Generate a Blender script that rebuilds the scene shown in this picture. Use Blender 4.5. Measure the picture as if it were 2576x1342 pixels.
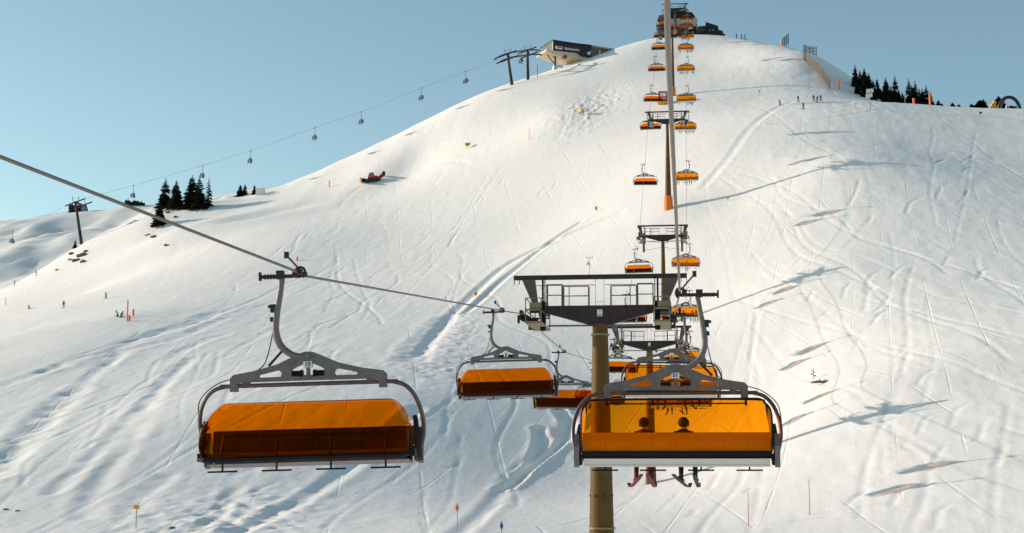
import bpy, bmesh, math, random
import numpy as np
from mathutils import Vector, Matrix
R = math.radians
for o in list(bpy.data.objects): bpy.data.objects.remove(o)
scene = bpy.context.scene

# ---------------------------------------------------------------- camera
F_PX, CX, CY = 3809.0, 1288.0, 671.0            # focal length and centre for a 2576 x 1342 picture
PITCH = math.atan(499.0/F_PX); YAW = R(6.90)
cam = bpy.data.cameras.new('camera'); cam.sensor_width = 36; cam.lens = 36*F_PX/2576
cam.clip_start = 0.3; cam.clip_end = 6000
co = bpy.data.objects.new('camera', cam); scene.collection.objects.link(co)
co.rotation_euler = (math.pi/2 + PITCH, 0, YAW)
scene.camera = co
CM = co.rotation_euler.to_matrix()
C_RT, C_UP, C_FW = [np.array(v) for v in (CM.col[0], CM.col[1], -CM.col[2])]

# ---------------------------------------------------------------- light
SUN_EL, SUN_TH = R(17.5), R(12)                # height of the sun; how far it stands ahead of due left
to_sun = Vector((-math.cos(SUN_TH)*math.cos(SUN_EL), math.sin(SUN_TH)*math.cos(SUN_EL), math.sin(SUN_EL)))
sl = bpy.data.lights.new('sun', 'SUN'); sl.energy = 2.25; sl.angle = R(0.5); sl.color = (1.0, 0.87, 0.74)
so = bpy.data.objects.new('sun', sl); scene.collection.objects.link(so)
so.rotation_euler = to_sun.to_track_quat('Z', 'Y').to_euler()
w = bpy.data.worlds.new('World'); scene.world = w; w.use_nodes = True
nt = w.node_tree; bg = nt.nodes['Background']
sky = nt.nodes.new('ShaderNodeTexSky'); sky.sky_type = 'NISHITA'; sky.sun_disc = False
sky.sun_elevation = SUN_EL; sky.sun_rotation = math.atan2(to_sun.x, to_sun.y)
sky.altitude = 1900; sky.air_density = 1.0; sky.dust_density = 2.6; sky.ozone_density = 1.0
tint = nt.nodes.new('ShaderNodeMix'); tint.data_type = 'RGBA'; tint.blend_type = 'MULTIPLY'; tint.inputs[0].default_value = 1
tint.inputs[7].default_value = (0.94, 1.0, 0.84, 1)
nt.links.new(sky.outputs[0], tint.inputs[6]); nt.links.new(tint.outputs[2], bg.inputs[0])
bg.inputs[1].default_value = 0.092
scene.view_settings.view_transform = 'Standard'; scene.view_settings.look = 'None'
scene.view_settings.exposure = 0.94; scene.view_settings.gamma = 1.0
scene.cycles.max_bounces = 8; scene.cycles.transparent_max_bounces = 24

# ---------------------------------------------------------------- materials
M = {}
def mat(name, col, rough=0.6, metal=0.0, var=0.0, scale=4.0, bump=0.0, spec=0.5, col2=None):
    m = bpy.data.materials.new(name); m.use_nodes = True; n = m.node_tree; b = n.nodes['Principled BSDF']
    b.inputs['Base Color'].default_value = (*col, 1); b.inputs['Roughness'].default_value = rough
    b.inputs['Metallic'].default_value = metal; b.inputs['Specular IOR Level'].default_value = spec
    if var or bump:
        tc = n.nodes.new('ShaderNodeTexCoord'); nz = n.nodes.new('ShaderNodeTexNoise')
        nz.inputs['Scale'].default_value = scale; nz.inputs['Detail'].default_value = 6; nz.inputs['Roughness'].default_value = .65
        n.links.new(tc.outputs['Object'], nz.inputs['Vector'])
        if var:
            cr = n.nodes.new('ShaderNodeValToRGB'); c2 = col2 or tuple(max(0, c*(1-var)) for c in col)
            cr.color_ramp.elements[0].position = .32; cr.color_ramp.elements[1].position = .68
            cr.color_ramp.elements[0].color = (*c2, 1); cr.color_ramp.elements[1].color = (*[min(1, c*(1+var*.5)) for c in col], 1)
            n.links.new(nz.outputs[0], cr.inputs[0]); n.links.new(cr.outputs[0], b.inputs['Base Color'])
        if bump:
            bp = n.nodes.new('ShaderNodeBump'); bp.inputs['Strength'].default_value = .6; bp.inputs['Distance'].default_value = bump
            n.links.new(nz.outputs[0], bp.inputs['Height']); n.links.new(bp.outputs[0], b.inputs['Normal'])
    M[name] = m; return m
def glassy(name, tint_, glow, gmix=0.18, rough=0.06, haze=0.0):
    m = bpy.data.materials.new(name); m.use_nodes = True; n = m.node_tree; n.nodes.clear()
    out = n.nodes.new('ShaderNodeOutputMaterial'); tr = n.nodes.new('ShaderNodeBsdfTransparent'); tr.inputs[0].default_value = (*tint_, 1)
    tl = n.nodes.new('ShaderNodeBsdfTranslucent'); tl.inputs[0].default_value = (*glow, 1)
    gl = n.nodes.new('ShaderNodeBsdfGlossy'); gl.inputs['Roughness'].default_value = rough; gl.inputs[0].default_value = (1, .9, .8, 1)
    mx = n.nodes.new('ShaderNodeMixShader'); mx.inputs[0].default_value = gmix
    n.links.new(tr.outputs[0], mx.inputs[1]); n.links.new(tl.outputs[0], mx.inputs[2])
    fr = n.nodes.new('ShaderNodeFresnel'); fr.inputs[0].default_value = 1.04
    m2 = n.nodes.new('ShaderNodeMixShader'); n.links.new(fr.outputs[0], m2.inputs[0])
    n.links.new(mx.outputs[0], m2.inputs[1]); n.links.new(gl.outputs[0], m2.inputs[2]); n.links.new(m2.outputs[0], out.inputs[0])
    if haze:
        tc = n.nodes.new('ShaderNodeTexCoord'); nz = n.nodes.new('ShaderNodeTexNoise'); nz.inputs['Scale'].default_value = 1.6; nz.inputs['Detail'].default_value = 5
        mr = n.nodes.new('ShaderNodeMapRange'); mr.inputs[1].default_value = .3; mr.inputs[2].default_value = .7
        mr.inputs[3].default_value = gmix*(1-haze); mr.inputs[4].default_value = gmix*(1+haze)
        n.links.new(tc.outputs['Object'], nz.inputs['Vector']); n.links.new(nz.outputs[0], mr.inputs[0]); n.links.new(mr.outputs[0], mx.inputs[0])
    M[name] = m; return m
mat('galvanised', (.17, .15, .15), .55, .3, .25, 7, .002)
mat('tube_steel', (.12, .092, .09), .42, .4, .2, 6)
mat('dark_steel', (.050, .034, .040), .6, .0, .3, 5, spec=.2)
mat('black', (.012, .010, .013), .55, spec=.15)
mat('rope_steel', (.20, .175, .155), .5, .4, .3, 60)
mat('olive_paint', (.125, .072, .022), .5, .0, .25, 1.3, spec=.12)
mat('rail_paint', (.24, .19, .10), .5, .1, .2, 5)
mat('pad_orange', (.80, .20, .02), .65, 0, .15, 3)
mat('white_panel', (.62, .60, .57), .45, 0, .06, 3)
mat('plate_white', (.75, .75, .73), .5)
mat('ink', (.02, .02, .02), .7)
mat('seat_dark', (.05, .022, .022), .75, 0, .3, 3)
mat('seat_orange', (.62, .33, .12), .6, 0, .12, 3)
glassy('bubble_deep', (1.0, .46, .010), (1.0, .22, .003), .015, haze=.6)
glassy('bubble_light', (1.0, .565, .07), (1.0, .40, .02), .02, haze=.3)
glassy('bubble_blue', (.32, .45, .62), (.35, .5, .68), .35)
mat('foliage', (.016, .028, .018), .8, 0, .35, 1.5, spec=.1)
mat('foliage_warm', (.045, .034, .018), .8, 0, .35, 1.5, spec=.1)
mat('bark', (.07, .045, .03), .9, 0, .3, 6)
mat('rock', (.17, .10, .065), .9, 0, .5, 2.5, .05)
mat('wood_fence', (.20, .14, .095), .8, 0, .3, 8)
mat('wood_dark', (.030, .022, .024), .8, 0, .3, 8)
mat('facade_navy', (.006, .006, .012), .6, 0, .2, 2)
mat('cream', (.62, .50, .36), .6, 0, .12, 2)
mat('pale_clad', (.50, .44, .38), .6, 0, .15, 1.2)
mat('brown_clad', (.15, .10, .09), .7, 0, .3, 1.0)
mat('window_glass', (.10, .16, .20), .12, 0, spec=.8)
mat('red_paint', (.50, .02, .02), .45, 0, .15, 2)
mat('crimson_sign', (.55, .05, .10), .5)
mat('yellow_paint', (.75, .42, .03), .55, 0, .15, 3)
mat('orange_paint', (.85, .16, .02), .55)
mat('blue_paint', (.05, .09, .35), .55)
mat('rubber', (.02, .02, .02), .8)
mat('skin', (.55, .33, .24), .6)
mat('jacket_black', (.02, .018, .022), .8); mat('jacket_maroon', (.13, .02, .03), .8); mat('jacket_green', (.28, .55, .04), .8)
mat('jacket_orange', (.55, .12, .03), .8); mat('jacket_blue', (.05, .08, .2), .8); mat('jacket_white', (.6, .58, .55), .8)
mat('trouser_black', (.02, .014, .016), .8, spec=.1); mat('trouser_red', (.10, .006, .01), .8, spec=.1); mat('trouser_grey', (.16, .14, .14), .8)
mat('ski_red', (.16, .008, .015), .5, spec=.15); mat('ski_dark', (.025, .018, .022), .5, spec=.15); mat('arch_dark', (.02, .02, .04), .5); mat('pink', (.6, .12, .25), .6)
mat('roof_snow', (.80, .80, .77), .7)

def snow_material():
    m = bpy.data.materials.new('snow'); m.use_nodes = True; n = m.node_tree; b = n.nodes['Principled BSDF']
    b.inputs['Roughness'].default_value = .75; b.inputs['Specular IOR Level'].default_value = .25
    tc = n.nodes.new('ShaderNodeTexCoord')
    def noise(scale, detail, sx=1, sy=1, rough=.6):
        mp = n.nodes.new('ShaderNodeMapping'); mp.inputs['Scale'].default_value = (sx, sy, 1)
        z = n.nodes.new('ShaderNodeTexNoise'); z.inputs['Scale'].default_value = scale; z.inputs['Detail'].default_value = detail; z.inputs['Roughness'].default_value = rough
        n.links.new(tc.outputs['Object'], mp.inputs[0]); n.links.new(mp.outputs[0], z.inputs['Vector']); return z
    a = noise(.55, 8, 1, .5, .68); c = noise(.035, 4)
    cr = n.nodes.new('ShaderNodeValToRGB'); cr.color_ramp.elements[0].position = .3; cr.color_ramp.elements[1].position = .7
    cr.color_ramp.elements[0].color = (.90, .865, .82, 1); cr.color_ramp.elements[1].color = (.94, .905, .86, 1)
    n.links.new(c.outputs[0], cr.inputs[0]); n.links.new(cr.outputs[0], b.inputs['Base Color'])
    # thin crossing ski lines down the slope
    hs = []
    for k, (sc_, ang) in enumerate(((.055, .12), (.036, -.20))):
        m2 = n.nodes.new('ShaderNodeMapping'); m2.inputs['Rotation'].default_value = (0, 0, ang); m2.inputs['Location'].default_value = (k*7.3, 0, 0); n.links.new(tc.outputs['Object'], m2.inputs[0])
        m3 = n.nodes.new('ShaderNodeMapping'); m3.inputs['Scale'].default_value = (1, .10, 0); n.links.new(m2.outputs[0], m3.inputs[0])
        wv = n.nodes.new('ShaderNodeTexWave'); wv.inputs['Scale'].default_value = sc_; wv.inputs['Distortion'].default_value = 9; wv.inputs['Detail'].default_value = 2; wv.inputs['Detail Scale'].default_value = .45; n.links.new(m3.outputs[0], wv.inputs[0])
        r_ = n.nodes.new('ShaderNodeValToRGB'); e = r_.color_ramp.elements; e[0].position = .0; e[0].color = (1, 1, 1, 1); e[1].position = .004; e[1].color = (0, 0, 0, 1); n.links.new(wv.outputs[0], r_.inputs[0])
        mk_ = noise(.05+.02*k, 3); mr_ = n.nodes.new('ShaderNodeMapRange'); mr_.inputs[1].default_value = .48; mr_.inputs[2].default_value = .60; n.links.new(mk_.outputs[0], mr_.inputs[0])
        mu = n.nodes.new('ShaderNodeMath'); mu.operation = 'MULTIPLY'; n.links.new(r_.outputs[0], mu.inputs[0]); n.links.new(mr_.outputs[0], mu.inputs[1]); hs.append(mu)
    ad = n.nodes.new('ShaderNodeMath'); ad.operation = 'MAXIMUM'; n.links.new(hs[0].outputs[0], ad.inputs[0]); n.links.new(hs[1].outputs[0], ad.inputs[1])
    b0 = n.nodes.new('ShaderNodeBump'); b0.invert = True; b0.inputs['Strength'].default_value = 1; b0.inputs['Distance'].default_value = .028; n.links.new(ad.outputs[0], b0.inputs['Height'])
    bp = n.nodes.new('ShaderNodeBump'); bp.inputs['Strength'].default_value = 1; n.links.new(b0.outputs[0], bp.inputs['Normal']); bp.inputs['Distance'].default_value = .09
    n.links.new(a.outputs[0], bp.inputs['Height']); n.links.new(bp.outputs[0], b.inputs['Normal'])
    M['snow'] = m
snow_material()

# ---------------------------------------------------------------- mesh helpers
col = scene.collection
def tag(o, label=None, cat=None, group=None, kind=None):
    if label: o['label'] = label
    if cat: o['category'] = cat
    if group: o['group'] = group
    if kind: o['kind'] = kind
    return o
def empty(name, loc=(0, 0, 0), rz=0.0, **k):
    o = bpy.data.objects.new(name, None); col.objects.link(o); o.location = loc; o.rotation_euler = (0, 0, rz); o.empty_display_size = .3
    return tag(o, **k)
def link(name, me, m=None, parent=None, loc=None):
    o = bpy.data.objects.new(name, me); col.objects.link(o)
    if m is not None and not me.materials:
        for k in ([m] if isinstance(m, str) else m): me.materials.append(M[k])
    if parent: o.parent = parent
    if loc is not None: o.location = loc
    return o
def copy_tree(o, parent=None):
    c = o.copy(); col.objects.link(c); c.parent = parent
    for ch in list(o.children): copy_tree(ch, c)
    return c
def smooth_path(pts, n=6):
    P = [Vector(p) for p in pts]; out = []
    for i in range(len(P)-1):
        p0 = P[max(0, i-1)]; p1 = P[i]; p2 = P[i+1]; p3 = P[min(len(P)-1, i+2)]
        for k in range(n):
            t = k/n
            out.append(.5*((2*p1) + (p2-p0)*t + (2*p0-5*p1+4*p2-p3)*t*t + (3*p1-p0-3*p2+p3)*t**3))
    out.append(P[-1]); return out
class MB:
    def __init__(s): s.v = []; s.f = []; s.mi = []; s.m = 0
    def add(s, vs, fs):
        b = len(s.v); s.v += [tuple(v) for v in vs]; s.f += [tuple(i+b for i in f) for f in fs]; s.mi += [s.m]*len(fs); return s
    def box(s, c, d, rot=None):
        x, y, z = [k/2 for k in d]
        vs = [Vector((a, b, e)) for a in (-x, x) for b in (-y, y) for e in (-z, z)]
        if rot is not None: vs = [rot @ v for v in vs]
        c = Vector(c)
        return s.add([v+c for v in vs], [(0, 1, 3, 2), (4, 6, 7, 5), (0, 4, 5, 1), (2, 3, 7, 6), (0, 2, 6, 4), (1, 5, 7, 3)])
    def bar(s, a, b, wx, wy):
        a, b = Vector(a), Vector(b); d = b-a; q = d.to_track_quat('Z', 'Y').to_matrix()
        return s.box((a+b)/2, (wx, wy, d.length), q)
    def tube(s, pts, r, n=8, cap=True):
        P = [Vector(p) for p in pts]; m = len(P); rr = r if isinstance(r, (list, tuple)) else [r]*m
        vs = []; up = None
        for i, p in enumerate(P):
            t = (P[min(i+1, m-1)]-P[max(i-1, 0)]).normalized()
            if up is None: up = Vector((0, 0, 1)) if abs(t.z) < .9 else Vector((0, 1, 0))
            sx = t.cross(up).normalized(); up = sx.cross(t).normalized()
            for k in range(n):
                a = 2*math.pi*(k+.5)/n; vs.append(p + (sx*math.cos(a)+up*math.sin(a))*rr[i])
        fs = [(i*n+k, i*n+(k+1) % n, (i+1)*n+(k+1) % n, (i+1)*n+k) for i in range(m-1) for k in range(n)]
        if cap: fs += [tuple(range(n-1, -1, -1)), tuple((m-1)*n+k for k in range(n))]
        return s.add(vs, fs)
    def cyl(s, a, b, r, n=12): return s.tube([a, b], r, n)
    def prism(s, poly, axis, lo, hi):
        # poly: 2D outline, extruded along axis from lo to hi
        def mk(p, h): return {'x': (h, p[0], p[1]), 'y': (p[0], h, p[1]), 'z': (p[0], p[1], h)}[axis]
        n = len(poly); vs = [mk(p, lo) for p in poly]+[mk(p, hi) for p in poly]
        return s.add(vs, [tuple(range(n)), tuple(range(2*n-1, n-1, -1))]+[(k, (k+1) % n, n+(k+1) % n, n+k) for k in range(n)])
    def blob(s, c, r, sc=(1, 1, 1), sub=2, jit=0, rnd=None):
        bm = bmesh.new(); bmesh.ops.create_icosphere(bm, subdivisions=sub, radius=r)
        for v in bm.verts:
            if jit: v.co *= 1+rnd.uniform(-jit, jit)
            v.co = Vector((v.co.x*sc[0], v.co.y*sc[1], v.co.z*sc[2]))+Vector(c)
        bm.verts.index_update(); s.add([v.co[:] for v in bm.verts], [[v.index for v in f.verts] for f in bm.faces]); bm.free(); return s
    def mesh(s, name, m=None, smooth=False, bevel=0):
        me = bpy.data.meshes.new(name); me.from_pydata(s.v, [], s.f)
        for k in ([m] if isinstance(m, str) else (m or [])): me.materials.append(M[k])
        if s.m or any(s.mi): me.polygons.foreach_set('material_index', s.mi)
        bm = bmesh.new(); bm.from_mesh(me); bmesh.ops.recalc_face_normals(bm, faces=bm.faces)
        if bevel: bmesh.ops.bevel(bm, geom=[e for e in bm.edges], offset=bevel, segments=1, affect='EDGES')
        bm.to_mesh(me); bm.free()
        if smooth:
            me.polygons.foreach_set('use_smooth', [True]*len(me.polygons))
            try: me.set_sharp_from_angle(angle=R(40))
            except Exception: pass
        return me
    def build(s, name, m, parent=None, smooth=False, loc=None, bevel=0): return link(name, s.mesh(name, m, smooth, bevel), None, parent, loc)
dg = None
def eval_mesh(o, name):
    d = bpy.context.evaluated_depsgraph_get(); me = bpy.data.meshes.new_from_object(o.evaluated_get(d)); me.name = name
    bpy.data.objects.remove(o); return me
def text_mesh(txt, size, mname, extrude=.004, bold=.0):
    c = bpy.data.curves.new('lettering', 'FONT'); c.body = txt; c.size = size; c.extrude = extrude; c.align_x = 'CENTER'; c.align_y = 'CENTER'; c.offset = bold
    o = bpy.data.objects.new('lettering', c); col.objects.link(o); me = eval_mesh(o, 'lettering'); me.materials.clear(); me.materials.append(M[mname])
    me.transform(Matrix.Rotation(math.pi/2, 4, 'X')); return me            # reads towards -y
def plate_mesh(name, loops, thick, m, bevel=.0):
    c = bpy.data.curves.new(name, 'CURVE'); c.dimensions = '2D'; c.fill_mode = 'BOTH'; c.extrude = thick/2; c.bevel_depth = bevel
    for L in loops:
        s = c.splines.new('POLY'); s.points.add(len(L)-1); s.use_cyclic_u = True
        for p, q in zip(s.points, L): p.co = (q[0], q[1], 0, 1)
    o = bpy.data.objects.new(name, c); col.objects.link(o); me = eval_mesh(o, name); me.materials.clear(); me.materials.append(M[m])
    me.transform(Matrix.Rotation(math.pi/2, 4, 'X')); return me
def skin_mesh(name, verts, edges, radii, sub=1, root=0):
    me = bpy.data.meshes.new(name); me.from_pydata(verts, edges, []); o = bpy.data.objects.new(name, me); col.objects.link(o)
    md = o.modifiers.new('skin', 'SKIN'); md.use_smooth_shade = True
    for i, r in enumerate(radii):
        me.skin_vertices[0].data[i].radius = (r, r) if not isinstance(r, tuple) else r
    me.skin_vertices[0].data[root].use_root = True
    s = o.modifiers.new('sub', 'SUBSURF'); s.levels = sub; s.render_levels = sub
    return eval_mesh(o, name)

# ---------------------------------------------------------------- picture position -> world
def ray(px, py): return C_RT*((px-CX)/F_PX) + C_UP*((CY-py)/F_PX) + C_FW
def P(px, py, d): return ray(px, py)*d
# ---------------------------------------------------------------- terrain
# survey points of the slope: (picture x, picture y, distance) turned into world points
SV = [(-250,1342,138),(0,1342,136),(300,1342,134),(800,1342,128),(1200,1342,123),(1500,1342,129),(1800,1342,128),(2100,1342,120),(2576,1342,110),(2800,1342,106),
 (-250,1000,220),(0,1000,212),(400,1000,203),(1000,1000,190),(1400,1000,199),(1640,1030,201),(1630,1240,165),(1660,838,245),(1668,680,274),(1675,527,305),(1690,376,358),(1690,256,414),(1708,150,478),
 (0,850,312),(0,790,380),(300,790,290),(160,768,400),(300,700,400),(300,600,452),(600,790,292),(600,600,392),(600,520,438),
 (1000,700,322),(1000,850,246),(1000,550,385),(1000,455,435),(1400,700,293),(1400,850,240),(1400,550,342),(1400,400,392),(1400,280,432),
 (2125,378,302),(2188,277,355),(2050,250,380),(1900,250,400),(2300,378,318),(2576,400,308),(2576,550,256),(2576,700,216),(2576,1000,152),
 (2055,668,240),(2300,668,233),(1850,520,300),(1850,668,262),(2150,800,203),(2150,955,167),(1900,1000,193),(2350,1150,132),
 (1900,170,440),(1800,170,455),(2000,200,418),
 # crest lines
 (-150,830,478),(0,734,478),(101,688,474),(169,636,470),(211,605,468),(285,583,464),(346,546,460),(390,528,458),(533,506,452),(613,493,452),(665,483,455),(715,462,460),
 (900,383,470),(1100,288,478),(1260,211,485),(1400,171,490),(1540,122,494),(1640,93,505),(1750,88,515),(1850,96,510),(1940,101,500),
 (2000,122,470),(2035,150,450),(2068,185,435),(2092,225,415),(2130,215,440),(2170,238,430),
 (2190,256,385),(2330,262,382),(2450,272,373),(2576,280,366),(2750,290,360)]
pts = [P(*s) for s in SV]
pts += [np.array(p, float) for p in [(0,0,-16),(-30,0,-18),(30,0,-11),(-60,60,-18),(45,60,-8),(-4.4,79,-12),(0,-60,-22),(-100,20,-22),(90,20,-8),(150,100,2),(-160,120,-14),
   # ground falling away behind the crests
   (-330,560,20),(-300,480,20),(-260,560,40),(-200,560,66),(-170,600,66),(-120,570,98),(-60,570,126),(-20,590,135),(30,600,132),(70,560,100),(90,500,78),(140,470,72),(200,440,70),(60,480,88),(-100,680,60),(40,700,90),(150,600,50),(-300,700,0)]]
pts = np.array(pts)
def tps_fit(p, lam):
    n = len(p); X = p[:, :2]/100.0
    d = np.sqrt(((X[:, None]-X[None])**2).sum(2)); K = np.where(d > 0, d*d*np.log(np.maximum(d, 1e-9)), 0)+lam*np.eye(n)
    Q = np.c_[np.ones(n), X]; A = np.block([[K, Q], [Q.T, np.zeros((3, 3))]])
    s = np.linalg.solve(A, np.r_[p[:, 2], np.zeros(3)]); return X, s[:n], s[n:]
TX, TW, TA = tps_fit(pts, .02)
def h_base(x, y):
    sh = np.shape(x); x = np.ravel(x)/100.0; y = np.ravel(y)/100.0; out = TA[0]+TA[1]*x+TA[2]*y
    for (a, b), wgt in zip(TX, TW):
        r2 = (x-a)**2+(y-b)**2; out = out+wgt*.5*r2*np.log(np.maximum(r2, 1e-12))
    return out.reshape(sh)
rng = np.random.RandomState(7); LAT = rng.rand(256, 256)
def vnoise(x, y):
    xi = np.floor(x).astype(int); yi = np.floor(y).astype(int); fx = x-xi; fy = y-yi
    fx = fx*fx*fx*(fx*(fx*6-15)+10); fy = fy*fy*fy*(fy*(fy*6-15)+10)
    g = lambda i, j: LAT[i & 255, j & 255]
    return (g(xi, yi)*(1-fx)+g(xi+1, yi)*fx)*(1-fy)+(g(xi, yi+1)*(1-fx)+g(xi+1, yi+1)*fx)*fy-.5
def fbm(x, y, o=4, g=.5):
    s = 0; a = 1
    for k in range(o): s = s+a*vnoise(x*2**k+17*k, y*2**k+31*k); a *= g
    return s
xs = np.concatenate([np.arange(-420, -130, 4.), np.arange(-130, -100, 1.0), np.arange(-100, 62, .33), np.arange(62, 110, 1.0), np.arange(110, 261, 5.)])
ys = np.concatenate([np.arange(-60, 80, 4.), np.arange(80, 250, .33), np.arange(250, 330, .5), np.arange(330, 530, .8), np.arange(530, 721, 5.)])
# the far left runs out to -250 m: keep it fine there where it is in view
xs = np.concatenate([np.arange(-420, -245, 5.), np.arange(-245, -130, 1.0), xs[xs >= -130]])
GX, GY = np.meshgrid(xs, ys, indexing='ij')
H0 = h_base(GX, GY)
def sample(H, x, y):
    i = np.clip(np.searchsorted(xs, x)-1, 0, len(xs)-2); j = np.clip(np.searchsorted(ys, y)-1, 0, len(ys)-2)
    u = np.clip((x-xs[i])/(xs[i+1]-xs[i]), 0, 1); v = np.clip((y-ys[j])/(ys[j+1]-ys[j]), 0, 1)
    return (H[i, j]*(1-u)+H[i+1, j]*u)*(1-v)+(H[i, j+1]*(1-u)+H[i+1, j+1]*u)*v
DT = np.arange(60, 640, .5)
def hit(px, py, H=None):
    """where the sight line through a picture position meets the snow"""
    H = H0 if H is None else H; r = ray(px, py); q = r[None]*DT[:, None]
    g = sample(H, q[:, 0], q[:, 1])-q[:, 2]; k = np.argmax(g > 0)
    if g[k] <= 0: return None
    if k: t = DT[k-1]+.5*(-g[k-1])/(g[k]-g[k-1]+1e-9)
    else: t = DT[0]
    return r*t
# relief: broad swells, wind-drawn ridges down the fall line, small ripples
swell = fbm(GX/45, GY/60, 3)*1.6
left = 1/(1+np.exp((GX+30+.10*(GY-150))/5))            # ungroomed side
wx = GX+6*fbm(GX/60, GY/60, 2)
ridge = -np.abs(fbm(wx/7.0, GY/42+3, 3))*1.5
ridge2 = fbm(wx/2.6+9, GY/16, 3)*.32
ripple = fbm(GX/1.7, GY/5, 3)*.14
mogul = fbm(GX/4.2+40, GY/5.5, 3)*.30
right = 1/(1+np.exp(-(GX-5)/4))
near = 1/(1+np.exp((GY-330)/40))
H = H0+swell*.25+left*(ridge*(.02+.03*near)+ridge2*(.06+.05*near)+ripple*.45)+right*(mogul*.26+ripple*.4)+(1-left)*(1-right)*ripple*.2
# the side of the hill beyond the fence is rougher
def polyline_world(L):
    out = [hit(*p) for p in L]; return [p for p in out if p is not None]
def carve(L, width, depth, rim=.0, step=0.0, world=False, rough=.0):
    """depth > 0 cuts a groove along a line, step > 0 leaves a bank, higher on its right"""
    global H
    W = [Vector((p[0], p[1])) for p in (L if world else polyline_world(L))]
    if len(W) < 2: return
    S = smooth_path([(a.x, a.y, 0) for a in W], 5); reach = width*3+1
    for a, b in zip(S[:-1], S[1:]):
        x0, x1 = min(a.x, b.x)-reach, max(a.x, b.x)+reach; y0, y1 = min(a.y, b.y)-reach, max(a.y, b.y)+reach
        i0, i1 = np.searchsorted(xs, [x0, x1]); j0, j1 = np.searchsorted(ys, [y0, y1])
        if i1 <= i0 or j1 <= j0: continue
        X = GX[i0:i1, j0:j1]; Y = GY[i0:i1, j0:j1]; dx, dy = b.x-a.x, b.y-a.y; L2 = dx*dx+dy*dy+1e-9
        t = np.clip(((X-a.x)*dx+(Y-a.y)*dy)/L2, 0, 1); D = np.hypot(X-a.x-t*dx, Y-a.y-t*dy)
        key = ACC[i0:i1, j0:j1]; nearer = D < key[..., 0]; key[..., 0] = np.where(nearer, D, key[..., 0])
        side = np.sign((X-a.x)*dy-(Y-a.y)*dx); key[..., 1] = np.where(nearer, side, key[..., 1])
    D = ACC[..., 0]; s = ACC[..., 1]; ok = D < 50
    g = np.zeros_like(D); g[ok] = -depth*np.exp(-(D[ok]/width)**2)+rim*np.exp(-((D[ok]-1.6*width)/(.7*width))**2)
    if step: g[ok] += step*.5*s[ok]*np.exp(-(D[ok]/(width*1.3))**2)*np.tanh(D[ok]/(.45*width))
    if rough: g[ok] *= 1+rough*2*vnoise(GX[ok]/2.3, GY[ok]/2.3)
    H = H+g; ACC[..., 0] = 99; ACC[..., 1] = 0
ACC = np.full(GX.shape+(2,), 99.0); ACC[..., 1] = 0
# long piste edge and cat tracks
carve([(600,1342),(700,1290),(860,1190),(960,1110),(1050,1030)], 1.0, .24, .08)
carve([(1060,890),(1095,840),(1140,790),(1215,720),(1290,660),(1390,610),(1480,570),(1560,536)], 1.0, .30, .08)
carve([(1040,905),(1080,855),(1130,800)], 2.2, .3, .1)
carve([(1165,790),(1250,720),(1330,655),(1400,600),(1460,560)], .8, .30, .1)
carve([(1154,1342),(1270,1225),(1370,1130),(1440,1060),(1480,985)], .8, .16, .06)
carve([(1560,960),(1475,1075),(1440,1108)], .5, .16, .04)
for k, L in enumerate([[(1255,1235),(1320,1190),(1345,1150),(1355,1105),(1350,1080)],[(1280,1230),(1340,1180),(1365,1150),(1372,1110),(1362,1078)],[(1300,1200),(1395,1130),(1425,1085),(1415,1055),(1400,1035)],[(1320,1190),(1400,1130),(1440,1090),(1430,1050),(1412,1030)]]):
    carve(L, .5, .35, .12)
carve([(1770,470),(1830,400),(1880,330),(1925,290),(1990,255)], 1.0, .12, .05)
carve([(1940,310),(2060,300),(2190,280)], .9, .12, .08)
# gullies of the ungroomed slope, lower left
for L, w_, d_ in [([(-20,1195),(60,1110),(130,1035),(185,985)],2.6,2.2),([(185,985),(250,930),(330,880),(440,850),(560,800)],1.6,.8),([(250,920),(330,860),(470,812),(540,785)],2.4,1.2),
    ([(0,975),(60,955),(150,925)],1.8,1.0),([(100,940),(200,905),(320,880)],1.2,.6),([(130,1240),(240,1150),(330,1060),(420,960),(480,900)],1.4,1.0),([(210,1300),(260,1200),(330,1110),(390,1000)],1.7,.9),
    ([(420,900),(500,860),(560,840)],1.6,.8),([(560,900),(640,850),(700,820)],1.1,.5),([(470,820),(600,770),(720,715)],1.0,.55),([(0,855),(90,820),(180,780),(250,760)],1.1,.6),
    ([(330,1290),(370,1240),(420,1200)],1.6,.7),([(620,1342),(560,1290),(600,1230),(640,1180)],1.0,.6),([(620,1270),(580,1250),(590,1200),(650,1165)],.9,.5),([(700,1180),(770,1130),(830,1090)],.9,.4),
    ([(880,700),(1010,660),(1130,640)],.8,.3),([(380,740),(420,680),(445,620)],.9,.5),([(740,720),(860,660),(960,620)],.7,.3),([(900,560),(1040,500),(1200,455)],.9,.35),([(850,520),(900,470),(1000,440),(1100,405),(1180,408)],1.3,.45)]:
    carve(L, w_*.75, d_*.16, d_*.04, rough=.7)
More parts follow.
